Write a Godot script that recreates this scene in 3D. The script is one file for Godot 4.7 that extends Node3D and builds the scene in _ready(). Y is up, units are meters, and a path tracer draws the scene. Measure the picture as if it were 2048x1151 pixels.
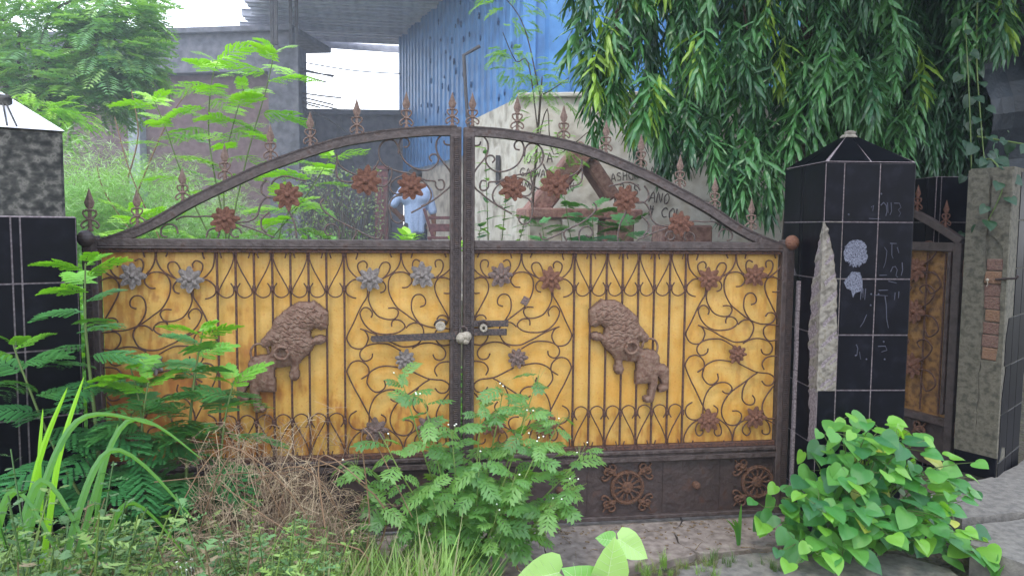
extends Node3D

# ---------------------------------------------------------------- mesh building
class MB:
	var v := PackedVector3Array()
	var n := PackedVector3Array()
	var c := PackedColorArray()
	var col := Color.WHITE
	var tinted := false
	var mir := false      # mirror everything in x

	func trin(a: Vector3, b: Vector3, d: Vector3, na: Vector3, nb: Vector3, nd: Vector3) -> void:
		if mir:
			a.x = -a.x; b.x = -b.x; d.x = -d.x
			na.x = -na.x; nb.x = -nb.x; nd.x = -nd.x
			v.append(a); v.append(b); v.append(d)
			n.append(na); n.append(nb); n.append(nd)
		else:
			v.append(a); v.append(d); v.append(b)
			n.append(na); n.append(nd); n.append(nb)
		if tinted:
			c.append(col); c.append(col); c.append(col)

	func tri(a: Vector3, b: Vector3, d: Vector3) -> void:    # counter-clockwise seen from outside
		var nn := (b - a).cross(d - a).normalized()
		trin(a, b, d, nn, nn, nn)

	func quad(a: Vector3, b: Vector3, d: Vector3, e: Vector3) -> void:
		tri(a, b, d)
		tri(a, d, e)

	func cbox(ce: Vector3, size: Vector3, ch := 0.0, ba := Basis.IDENTITY) -> void:
		var h := size * 0.5
		ch = minf(ch, minf(h.x, minf(h.y, h.z)) * 0.9)
		var ax := [Vector3.RIGHT, Vector3.UP, Vector3.BACK]
		for i in 3:
			var j := (i + 1) % 3
			var k := (i + 2) % 3
			for s in [-1.0, 1.0]:
				var u: Vector3 = ax[j] * (h[j] - ch)
				var w: Vector3 = ax[k] * (h[k] - ch) * s
				var o: Vector3 = ax[i] * h[i] * s
				quad(ce + ba * (o - u - w), ce + ba * (o + u - w), ce + ba * (o + u + w), ce + ba * (o - u + w))
		if ch <= 0.0:
			return
		for i in 3:          # edges along axis i
			var j := (i + 1) % 3
			var k := (i + 2) % 3
			for s in [-1.0, 1.0]:
				for t in [-1.0, 1.0]:
					var l: Vector3 = ax[i] * (h[i] - ch)
					var p: Vector3 = ax[j] * h[j] * s + ax[k] * (h[k] - ch) * t
					var q: Vector3 = ax[j] * (h[j] - ch) * s + ax[k] * h[k] * t
					_fq(ce, ba, p, q, l)
		for sx in [-1.0, 1.0]:
			for sy in [-1.0, 1.0]:
				for sz in [-1.0, 1.0]:
					var a := Vector3(h.x * sx, (h.y - ch) * sy, (h.z - ch) * sz)
					var b := Vector3((h.x - ch) * sx, h.y * sy, (h.z - ch) * sz)
					var d := Vector3((h.x - ch) * sx, (h.y - ch) * sy, h.z * sz)
					if sx * sy * sz > 0.0:
						tri(ce + ba * a, ce + ba * b, ce + ba * d)
					else:
						tri(ce + ba * a, ce + ba * d, ce + ba * b)

	func _fq(ce: Vector3, ba: Basis, p: Vector3, q: Vector3, l: Vector3) -> void:
		var nn := (q - p).cross(l)
		if nn.dot(p + q) > 0.0:
			quad(ce + ba * (p - l), ce + ba * (q - l), ce + ba * (q + l), ce + ba * (p + l))
		else:
			quad(ce + ba * (p + l), ce + ba * (q + l), ce + ba * (q - l), ce + ba * (p - l))

	func box(ce: Vector3, size: Vector3, ba := Basis.IDENTITY) -> void:
		cbox(ce, size, 0.0, ba)

	func tube(pts: PackedVector3Array, r0: float, r1: float, sides := 6, caps := true) -> void:
		var m := pts.size()
		if m < 2:
			return
		var t := (pts[1] - pts[0]).normalized()
		var u := t.cross(Vector3.UP if absf(t.y) < 0.9 else Vector3.RIGHT).normalized()
		var rp := PackedVector3Array()
		var rn := PackedVector3Array()
		for i in m:
			var t2: Vector3
			if i == 0:
				t2 = t
			elif i == m - 1:
				t2 = (pts[i] - pts[i - 1]).normalized()
			else:
				t2 = (pts[i + 1] - pts[i - 1]).normalized()
			u = (u - t2 * u.dot(t2)).normalized()
			var w := t2.cross(u)
			var r := lerpf(r0, r1, float(i) / float(m - 1))
			for k in sides:
				var a := TAU * k / sides
				var d := u * cos(a) + w * sin(a)
				rp.append(pts[i] + d * r)
				rn.append(d)
		for i in m - 1:
			for k in sides:
				var a := i * sides + k
				var b := i * sides + (k + 1) % sides
				trin(rp[a], rp[b], rp[b + sides], rn[a], rn[b], rn[b + sides])
				trin(rp[a], rp[b + sides], rp[a + sides], rn[a], rn[b + sides], rn[a + sides])
		if caps:
			for k in range(1, sides - 1):
				tri(rp[0], rp[k + 1], rp[k])
				var o := (m - 1) * sides
				tri(rp[o], rp[o + k], rp[o + k + 1])

	# a band of rectangular section swept along a path in the xy plane
	func band(pts: PackedVector3Array, w: float, z0: float, z1: float) -> void:
		var m := pts.size()
		var L := PackedVector3Array()
		var R := PackedVector3Array()
		for i in m:
			var t: Vector3 = (pts[mini(i + 1, m - 1)] - pts[maxi(i - 1, 0)]).normalized()
			var s := Vector3(-t.y, t.x, 0) * w * 0.5
			L.append(pts[i] + s)
			R.append(pts[i] - s)
		var a := Vector3(0, 0, z0)
		var b := Vector3(0, 0, z1)
		for i in m - 1:
			quad(R[i] + b, R[i + 1] + b, L[i + 1] + b, L[i] + b)
			quad(L[i] + a, L[i + 1] + a, R[i + 1] + a, R[i] + a)
			quad(L[i] + b, L[i + 1] + b, L[i + 1] + a, L[i] + a)
			quad(R[i] + a, R[i + 1] + a, R[i + 1] + b, R[i] + b)
		quad(R[0] + a, R[0] + b, L[0] + b, L[0] + a)
		quad(L[m - 1] + a, L[m - 1] + b, R[m - 1] + b, R[m - 1] + a)

	func prism(o: PackedVector2Array, z0: float, z1: float, xf := Transform3D.IDENTITY) -> void:
		if Geometry2D.is_polygon_clockwise(o):
			o = o.duplicate()
			o.reverse()
		var ix := Geometry2D.triangulate_polygon(o)
		for i in range(0, ix.size(), 3):
			var a := o[ix[i]]
			var b := o[ix[i + 1]]
			var d := o[ix[i + 2]]
			if (b - a).cross(d - a) < 0.0:
				var e := b
				b = d
				d = e
			tri(xf * Vector3(a.x, a.y, z1), xf * Vector3(b.x, b.y, z1), xf * Vector3(d.x, d.y, z1))
			tri(xf * Vector3(a.x, a.y, z0), xf * Vector3(d.x, d.y, z0), xf * Vector3(b.x, b.y, z0))
		for i in o.size():
			var a := o[i]
			var b := o[(i + 1) % o.size()]
			quad(xf * Vector3(a.x, a.y, z0), xf * Vector3(b.x, b.y, z0), xf * Vector3(b.x, b.y, z1), xf * Vector3(a.x, a.y, z1))

	func lathe(prof: PackedVector2Array, sides := 12, xf := Transform3D.IDENTITY) -> void:   # profile (radius, height), from the bottom up
		for i in prof.size() - 1:
			var p := prof[i]
			var q := prof[i + 1]
			var nn := Vector2(q.y - p.y, p.x - q.x).normalized()
			for k in sides:
				var a := TAU * k / sides
				var b := TAU * (k + 1) / sides
				var da := Vector3(cos(a), 0, -sin(a))
				var db := Vector3(cos(b), 0, -sin(b))
				var na := xf.basis * (da * nn.x + Vector3(0, nn.y, 0))
				var nb := xf.basis * (db * nn.x + Vector3(0, nn.y, 0))
				var y0 := Vector3(0, p.y, 0)
				var y1 := Vector3(0, q.y, 0)
				if p.x > 0.0:
					trin(xf * (da * p.x + y0), xf * (db * p.x + y0), xf * (db * q.x + y1), na, nb, nb)
				if q.x > 0.0:
					trin(xf * (da * p.x + y0), xf * (db * q.x + y1), xf * (da * q.x + y1), na, nb, na)

	func ball(ce: Vector3, r: Vector3, sides := 8, rings := 5) -> void:
		var p := PackedVector2Array()
		for i in rings + 1:
			var a := -PI / 2 + PI * i / rings
			p.append(Vector2(cos(a) if i > 0 and i < rings else 0.0, sin(a)))
		lathe(p, sides, Transform3D(Basis.from_scale(r), ce))

	func mesh(uvr := Rect2()) -> ArrayMesh:
		var arr := []
		arr.resize(Mesh.ARRAY_MAX)
		arr[Mesh.ARRAY_VERTEX] = v
		arr[Mesh.ARRAY_NORMAL] = n
		if tinted:
			arr[Mesh.ARRAY_COLOR] = c
		if uvr.size.x > 0.0:
			var uv := PackedVector2Array()
			for p in v:
				uv.append(Vector2((p.x - uvr.position.x) / uvr.size.x, 1.0 - (p.y - uvr.position.y) / uvr.size.y))
			arr[Mesh.ARRAY_TEX_UV] = uv
		var m := ArrayMesh.new()
		m.add_surface_from_arrays(Mesh.PRIMITIVE_TRIANGLES, arr)
		return m

# ---------------------------------------------------------------- naming and placing
var used := {}

func numbered(called: String) -> String:
	var k: int = used.get(called, 0)
	used[called] = k + 1
	return called if k == 0 else "%s_%03d" % [called, k]

func tag(o: Node, label: String, category: String, group := "", kind := "") -> void:
	if label: o.set_meta("label", label)
	if category: o.set_meta("category", category)
	if group: o.set_meta("group", group)
	if kind: o.set_meta("kind", kind)

func thing(called: String, label: String, category: String, at := Vector3.ZERO, group := "") -> Node3D:
	var o := Node3D.new()
	o.name = numbered(called)
	o.position = at
	add_child(o, true)
	tag(o, label, category, group)
	return o

# a part; MESH is in world axes and world place unless a transform is given (then in the thing's own axes)
func part(o: Node3D, called: String, me: Mesh, m: Material, xf = null, kind := "") -> MeshInstance3D:
	var i := MeshInstance3D.new()
	i.name = called
	i.mesh = me
	i.material_override = m
	if xf == null:
		var p := Vector3.ZERO
		var q: Node = o
		while q != self and q is Node3D:
			p += (q as Node3D).position
			q = q.get_parent()
		i.position = -p
	else:
		i.transform = xf
	o.add_child(i, true)
	if kind: i.set_meta("kind", kind)
	return i

func single(called: String, me: Mesh, m: Material, label := "", category := "", kind := "", at := Vector3.ZERO) -> MeshInstance3D:
	var i := MeshInstance3D.new()
	i.name = numbered(called)
	i.mesh = me
	i.material_override = m
	i.position = at
	add_child(i, true)
	tag(i, label, category, "", kind)
	return i

func many(o: Node, called: String, me: Mesh, m: Material, xfs: Array, cols = null, kind := "stuff") -> MultiMeshInstance3D:
	var mm := MultiMesh.new()
	mm.transform_format = MultiMesh.TRANSFORM_3D
	mm.use_colors = cols != null
	mm.mesh = me
	mm.instance_count = xfs.size()
	for i in xfs.size():
		mm.set_instance_transform(i, xfs[i])
		if cols != null:
			mm.set_instance_color(i, cols[i])
	var x := MultiMeshInstance3D.new()
	x.name = called
	x.multimesh = mm
	x.material_override = m
	o.add_child(x, true)
	if kind: x.set_meta("kind", kind)
	return x

func flat_pts(a: Array, ox := 0.0, oy := 0.0, z := 0.0) -> PackedVector3Array:     # millimetres in pairs
	var p := PackedVector3Array()
	for i in range(0, a.size(), 2):
		p.append(Vector3(ox + a[i] * 0.001, oy + a[i + 1] * 0.001, z))
	return p

func smooth(p: PackedVector3Array, sub := 4) -> PackedVector3Array:
	var o := PackedVector3Array()
	var m := p.size()
	for i in m - 1:
		var a := p[maxi(i - 1, 0)]
		var b := p[i]
		var c := p[i + 1]
		var d := p[mini(i + 2, m - 1)]
		for k in sub:
			o.append(b.cubic_interpolate(c, a, d, float(k) / sub))
	o.append(p[m - 1])
	return o

func V(x: float, y: float, z: float) -> Vector3:
	return Vector3(x, y, z)

func pv(a: Array) -> PackedVector3Array:
	return PackedVector3Array(a)

func aim(dir: Vector3, up := Vector3.UP) -> Basis:          # x along dir, y as near to up as it can be
	var x := dir.normalized()
	if absf(x.dot(up)) > 0.98:
		up = Vector3(up.y, up.z, up.x) + Vector3(0.3, 0, 0)
	var z := x.cross(up).normalized()
	return Basis(x, z.cross(x), z)

var rng := RandomNumberGenerator.new()

func rf(a: float, b: float) -> float:
	return rng.randf_range(a, b)

# ---------------------------------------------------------------- materials
var M := {}

func noise(f: float, oct := 4, sd := 1, type := FastNoiseLite.TYPE_SIMPLEX_SMOOTH) -> FastNoiseLite:
	var x := FastNoiseLite.new()
	x.noise_type = type
	x.frequency = f
	x.fractal_octaves = oct
	x.seed = sd
	return x

var bumps := {}
func bump_tex(f: float) -> NoiseTexture2D:
	if not bumps.has(f):
		var t := NoiseTexture2D.new()
		t.width = 512
		t.height = 512
		t.seamless = true
		t.noise = noise(f, 5, 77)
		bumps[f] = t
	return bumps[f]

# a surface whose colour wanders between the given sRGB stops (0-255); SPAN is the size of one tile in metres
func surf(called: String, stops: Array, span: float, f := 0.02, rough := 0.8, bump := 0.0, metal := 0.0, bf := 0.05, sd := 3) -> StandardMaterial3D:
	var m := StandardMaterial3D.new()
	m.resource_name = called
	var g := Gradient.new()
	var off := PackedFloat32Array()
	var cs := PackedColorArray()
	for s in stops:
		off.append(s[0])
		cs.append(Color8(s[1], s[2], s[3]))
	g.offsets = off
	g.colors = cs
	var t := NoiseTexture2D.new()
	t.width = 512
	t.height = 512
	t.seamless = true
	t.noise = noise(f, 6, sd)
	t.color_ramp = g
	m.albedo_texture = t
	m.uv1_triplanar = true
	m.uv1_world_triplanar = true
	m.uv1_scale = Vector3.ONE / span
	m.roughness = rough
	m.metallic = metal
	if bump > 0.0:
		m.heightmap_enabled = true
		m.heightmap_texture = bump_tex(bf)
		m.heightmap_scale = bump
	M[called] = m
	return m

func plain(called: String, r: int, g: int, b: int, rough := 0.7, metal := 0.0, back := Color.BLACK) -> StandardMaterial3D:
	var m := StandardMaterial3D.new()
	m.resource_name = called
	m.albedo_color = Color8(r, g, b)
	m.roughness = rough
	m.metallic = metal
	m.cull_mode = BaseMaterial3D.CULL_DISABLED
	if back != Color.BLACK:
		m.backlight_enabled = true
		m.backlight = back
	M[called] = m
	return m

func leafmat(called: String, r: int, g: int, b: int, rough := 0.5, back := Color(0.5, 0.7, 0.12)) -> StandardMaterial3D:
	return plain(called, r, g, b, rough, 0.0, back)

func _ready() -> void:
	var cam := Camera3D.new()
	cam.name = "camera"
	cam.position = V(-0.33752, 1.665, 4.1)
	cam.rotation = V(deg_to_rad(-4.4518), deg_to_rad(-8.4485), deg_to_rad(0.479))
	cam.fov = 40.98
	cam.near = 0.05
	cam.far = 400.0
	add_child(cam)
	var e := Environment.new()
	e.background_mode = Environment.BG_SKY
	var sm := ProceduralSkyMaterial.new()
	sm.sky_top_color = Color(0.80, 0.87, 0.98)
	sm.sky_horizon_color = Color(1.0, 1.0, 1.0)
	sm.sky_curve = 0.25
	sm.sky_energy_multiplier = 1.5
	sm.ground_bottom_color = Color(0.3, 0.3, 0.27)
	sm.ground_horizon_color = Color(0.55, 0.55, 0.52)
	var sky := Sky.new()
	sky.sky_material = sm
	e.sky = sky
	e.tonemap_mode = Environment.TONE_MAPPER_LINEAR
	e.tonemap_exposure = 1.45
	e.fog_enabled = true
	e.fog_density = 0.0018
	e.volumetric_fog_enabled = true
	e.volumetric_fog_density = 0.0
	e.fog_light_color = Color(0.9, 0.93, 0.98)
	e.sdfgi_enabled = true
	e.ssao_enabled = true
	e.ssil_enabled = true
	var we := WorldEnvironment.new()
	we.name = "environment"
	we.environment = e
	add_child(we)
	var sun := DirectionalLight3D.new()
	sun.name = "sun"
	sun.light_energy = 0.45
	sun.light_color = Color(1.0, 0.97, 0.92)
	sun.light_angular_distance = 14.0
	sun.shadow_enabled = true
	sun.rotation = V(deg_to_rad(-58), deg_to_rad(-28), 0)
	add_child(sun)
	materials()
	# the large structure
	terrain()
	paving()
	yard()
	blue_building()
	grey_buildings()
	cream_house()
	pillar_right()
	pillar_left()
	pillar_behind()
	pillar_brick()
	# the gate and what belongs to it
	gate_leaf(-1)
	gate_leaf(1)
	padlock()
	side_gate()
	person()
	# plants
	weeping_tree()
	backdrop_plants()
	heart_bush()
	white_weed()
	big_grass()
	dry_brush()
	undergrowth()
	broad_leaf_seedling()
	# the bright damp haze that hangs in the yard
	var fog := FogVolume.new()
	fog.name = "haze"
	fog.shape = RenderingServer.FOG_VOLUME_SHAPE_BOX
	fog.size = V(17.0, 9.0, 12.0)
	fog.position = V(-5.6, 4.9, -7.6)
	var fm := FogMaterial.new()
	fm.albedo = Color(0.96, 0.98, 1.0)
	fm.density = 0.014
	fog.material = fm
	add_child(fog)
	tag(fog, "thin bright haze hanging in the yard behind the gate", "haze", "", "stuff")

func materials() -> void:
	surf("soil", [[0.2, 62, 56, 46], [0.45, 84, 74, 60], [0.7, 70, 72, 44], [0.9, 96, 86, 70]], 1.6, 0.02, 0.95, 2.0)
	surf("concrete", [[0.2, 104, 93, 86], [0.42, 122, 110, 102], [0.6, 130, 118, 110], [0.85, 142, 131, 122]], 1.1, 0.03, 0.92, 0.25, 0.0, 0.12)
	surf("concrete2", [[0.2, 94, 90, 85], [0.45, 108, 103, 97], [0.7, 116, 111, 104], [0.9, 126, 121, 114]], 1.0, 0.03, 0.92, 0.25, 0.0, 0.12)
	surf("iron", [[0.2, 54, 43, 40], [0.5, 65, 54, 51], [0.7, 72, 61, 58], [0.9, 62, 44, 37]], 0.8, 0.02, 0.6, 0.3)
	surf("iron2", [[0.25, 48, 38, 36], [0.55, 60, 49, 47], [0.8, 68, 52, 44]], 0.7, 0.03, 0.65, 0.3)
	surf("iron3", [[0.2, 48, 36, 33], [0.45, 58, 45, 41], [0.7, 72, 61, 58], [0.9, 56, 38, 31]], 0.8, 0.02, 0.65, 0.4)
	surf("kick", [[0.2, 46, 34, 31], [0.45, 54, 41, 38], [0.7, 58, 45, 42], [0.92, 66, 43, 34]], 1.1, 0.018, 0.6, 0.3)
	surf("rod", [[0.25, 52, 32, 25], [0.5, 74, 47, 36], [0.8, 90, 55, 38]], 0.3, 0.03, 0.7, 0.2)
	surf("rodgrey", [[0.25, 58, 50, 48], [0.5, 82, 70, 66], [0.8, 100, 74, 60]], 0.3, 0.03, 0.7, 0.2)
	surf("rust", [[0.2, 74, 44, 33], [0.5, 94, 59, 44], [0.8, 104, 70, 54]], 0.25, 0.03, 0.85, 0.3)
	surf("rust2", [[0.2, 82, 50, 36], [0.5, 102, 66, 48], [0.8, 112, 78, 60]], 0.25, 0.03, 0.85, 0.3)
	surf("rust3", [[0.2, 62, 40, 29], [0.5, 86, 58, 42], [0.75, 98, 68, 48], [0.9, 114, 66, 40]], 0.3, 0.03, 0.85, 0.3)
	surf("greypaint", [[0.25, 86, 77, 73], [0.5, 106, 98, 94], [0.75, 116, 109, 104], [0.9, 98, 70, 54]], 0.3, 0.03, 0.6, 0.2)
	surf("greyrust", [[0.25, 80, 63, 56], [0.5, 98, 85, 80], [0.8, 104, 68, 52]], 0.25, 0.03, 0.7, 0.3)
	surf("lion", [[0.2, 84, 56, 42], [0.45, 100, 74, 59], [0.62, 114, 94, 80], [0.85, 100, 63, 44]], 0.45, 0.025, 0.75, 0.1)
	surf("bar", [[0.3, 44, 36, 36], [0.6, 66, 56, 54], [0.85, 84, 58, 46]], 0.3, 0.03, 0.55, 0.2)
	surf("pale", [[0.25, 122, 112, 98], [0.55, 156, 147, 132], [0.85, 174, 166, 154]], 0.12, 0.03, 0.8, 0.3)
	surf("dullyellow", [[0.2, 76, 50, 28], [0.5, 120, 84, 42], [0.75, 134, 98, 50], [0.9, 104, 66, 34]], 0.6, 0.016, 0.6, 0.2)
	surf("tile", [[0.3, 6, 6, 11], [0.6, 9, 9, 16], [0.85, 20, 20, 27]], 0.7, 0.012, 0.2, 0.0)
	M.tile.roughness = 0.4
	M.tile.metallic_specular = 0.22
	surf("grout", [[0.3, 96, 86, 88], [0.6, 122, 112, 114], [0.85, 138, 128, 128]], 0.3, 0.03, 0.95, 0.3)
	surf("plaster", [[0.2, 84, 78, 70], [0.42, 112, 106, 97], [0.62, 126, 120, 110], [0.8, 100, 92, 80], [0.94, 130, 124, 114]], 0.9, 0.03, 0.95, 0.25, 0.0, 0.02)
	surf("oldcement", [[0.2, 60, 57, 48], [0.42, 84, 80, 68], [0.62, 98, 93, 81], [0.8, 76, 72, 59], [0.92, 108, 104, 91]], 0.8, 0.03, 0.95, 0.2, 0.0, 0.06)
	surf("mosscement", [[0.2, 28, 28, 28], [0.42, 48, 48, 45], [0.58, 74, 72, 68], [0.74, 108, 104, 98], [0.9, 60, 60, 54]], 0.9, 0.035, 0.95, 0.3, 0.0, 0.02)
	surf("whitecap", [[0.25, 200, 198, 204], [0.7, 228, 226, 232], [0.9, 190, 186, 180]], 0.5, 0.015, 0.7, 0.2)
	surf("brick", [[0.2, 86, 66, 58], [0.5, 108, 80, 70], [0.8, 108, 92, 80]], 0.3, 0.03, 0.95, 0.6)
	surf("brick2", [[0.2, 104, 80, 64], [0.5, 122, 90, 68], [0.8, 106, 88, 74]], 0.3, 0.03, 0.95, 0.6)
	surf("brickwall", [[0.2, 90, 68, 68], [0.5, 104, 82, 82], [0.8, 116, 98, 96]], 1.6, 0.02, 0.95, 0.2)
	surf("cream", [[0.2, 150, 140, 126], [0.42, 190, 182, 168], [0.62, 204, 197, 184], [0.85, 182, 170, 152]], 2.2, 0.012, 0.9, 0.4)
	surf("beige", [[0.2, 140, 128, 114], [0.5, 180, 168, 152], [0.85, 196, 186, 170]], 1.8, 0.014, 0.9, 0.4)
	surf("bluesheet", [[0.2, 50, 102, 154], [0.5, 64, 121, 178], [0.8, 80, 136, 192]], 2.4, 0.012, 0.5, 0.0)
	surf("bluedark", [[0.3, 36, 78, 122], [0.7, 44, 90, 138]], 0.5, 0.02, 0.6, 0.0)
	surf("greysheet", [[0.25, 186, 186, 198], [0.5, 204, 204, 214], [0.8, 212, 212, 220]], 1.5, 0.015, 0.6, 0.0)
	surf("hut", [[0.2, 84, 84, 94], [0.5, 104, 104, 116], [0.85, 116, 116, 126]], 1.6, 0.016, 0.95, 0.2)
	surf("yardfloor", [[0.2, 130, 124, 114], [0.5, 158, 150, 140], [0.85, 172, 164, 152]], 2.0, 0.014, 0.95, 0.2)
	surf("spear", [[0.2, 84, 66, 58], [0.5, 104, 84, 74], [0.8, 116, 98, 88]], 0.25, 0.03, 0.85, 0.2)
	surf("darksteel", [[0.3, 44, 42, 46], [0.7, 66, 62, 64]], 0.6, 0.02, 0.6, 0.0)
	surf("greyconc", [[0.2, 78, 78, 84], [0.5, 98, 98, 106], [0.85, 118, 116, 122]], 1.6, 0.016, 0.95, 0.6)
	surf("paleconc", [[0.2, 128, 134, 142], [0.5, 150, 156, 162], [0.85, 164, 168, 172]], 1.2, 0.016, 0.95, 0.4)
	surf("darkwall", [[0.2, 40, 40, 46], [0.5, 56, 56, 64], [0.85, 70, 68, 76]], 1.6, 0.016, 0.95, 0.4)
	surf("terracotta", [[0.2, 120, 84, 75], [0.5, 142, 104, 94], [0.8, 154, 120, 108]], 0.6, 0.02, 0.9, 0.4)
	surf("terracotta2", [[0.2, 96, 70, 62], [0.5, 122, 92, 82], [0.8, 132, 106, 94]], 0.6, 0.02, 0.9, 0.4)
	surf("maroon", [[0.2, 72, 38, 40], [0.6, 98, 56, 56], [0.9, 110, 70, 66]], 0.6, 0.02, 0.7, 0.2)
	surf("tarp", [[0.2, 12, 20, 28], [0.6, 18, 28, 36], [0.9, 26, 36, 44]], 0.8, 0.015, 0.5, 0.3)
	surf("bark", [[0.2, 54, 44, 36], [0.5, 84, 70, 58], [0.8, 104, 90, 76]], 0.4, 0.03, 0.95, 1.5)
	surf("litter", [[0.25, 70, 52, 38], [0.5, 112, 92, 70], [0.8, 150, 134, 110]], 0.2, 0.03, 0.95, 0.0)
	surf("oldpaper", [[0.22, 36, 36, 48], [0.4, 70, 72, 84], [0.54, 100, 102, 114], [0.64, 112, 114, 126], [0.72, 44, 44, 58], [0.9, 90, 92, 104]], 0.34, 0.05, 0.9, 0.0)
	plain("chalk", 66, 66, 78, 0.95)
	plain("ink", 84, 72, 66, 0.9)
	plain("skin", 122, 82, 62, 0.6)
	plain("hair", 22, 18, 18, 0.6)
	plain("darkcloth", 40, 44, 56, 0.9)
	surf("paleblue", [[0.3, 138, 158, 194], [0.7, 160, 178, 210]], 0.3, 0.02, 0.9, 0.0)
	plain("stem", 86, 104, 52, 0.7)
	plain("stem2", 112, 134, 66, 0.7)
	plain("drystem", 118, 92, 68, 0.9)
	plain("whiteflower", 222, 226, 208, 0.8)
	leafmat("heart1", 98, 146, 50)
	plain("vein", 176, 200, 140, 0.6)
	leafmat("vine", 22, 54, 28, 0.5, Color(0.1, 0.18, 0.06))
	leafmat("heartold", 150, 150, 60)
	leafmat("heart2", 76, 128, 54)
	leafmat("heart3", 54, 110, 52)
	leafmat("heart4", 36, 86, 52)
	leafmat("weed1", 80, 118, 58)
	leafmat("weed2", 66, 102, 50)
	leafmat("weed3", 96, 132, 66)
	leafmat("grasslime", 120, 172, 30)
	leafmat("grassgreen", 62, 112, 46)
	leafmat("grasspale", 74, 118, 68)
	leafmat("feath1", 56, 112, 62, 0.5, Color(0.3, 0.45, 0.12))
	leafmat("feath2", 72, 128, 66, 0.5, Color(0.32, 0.48, 0.12))
	leafmat("feath3", 104, 158, 48)
	leafmat("lime1", 122, 172, 50)
	leafmat("lime2", 156, 198, 60)
	leafmat("lime3", 104, 146, 66)
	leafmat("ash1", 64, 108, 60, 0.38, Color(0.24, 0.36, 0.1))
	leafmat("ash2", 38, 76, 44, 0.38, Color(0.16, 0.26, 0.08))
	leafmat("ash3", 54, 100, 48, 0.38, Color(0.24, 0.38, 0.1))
	leafmat("ashlime", 112, 142, 44, 0.45, Color(0.35, 0.5, 0.1))
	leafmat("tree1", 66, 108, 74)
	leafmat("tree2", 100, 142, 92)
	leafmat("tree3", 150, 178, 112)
	leafmat("wispy", 160, 188, 130)
	leafmat("greyleaf", 112, 120, 92)
	leafmat("yardweed", 92, 142, 62)
	leafmat("bigpale", 150, 182, 108)
	leafmat("bigpale2", 108, 156, 80)
	plain("greytwig", 98, 90, 86, 0.9)
	plain("dry1", 152, 130, 106, 0.95)
	plain("dry2", 122, 100, 80, 0.95)
	plain("dry3", 176, 156, 126, 0.95)
	var tm := leafmat("tinted", 255, 255, 255)
	tm.vertex_color_use_as_albedo = true

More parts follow.
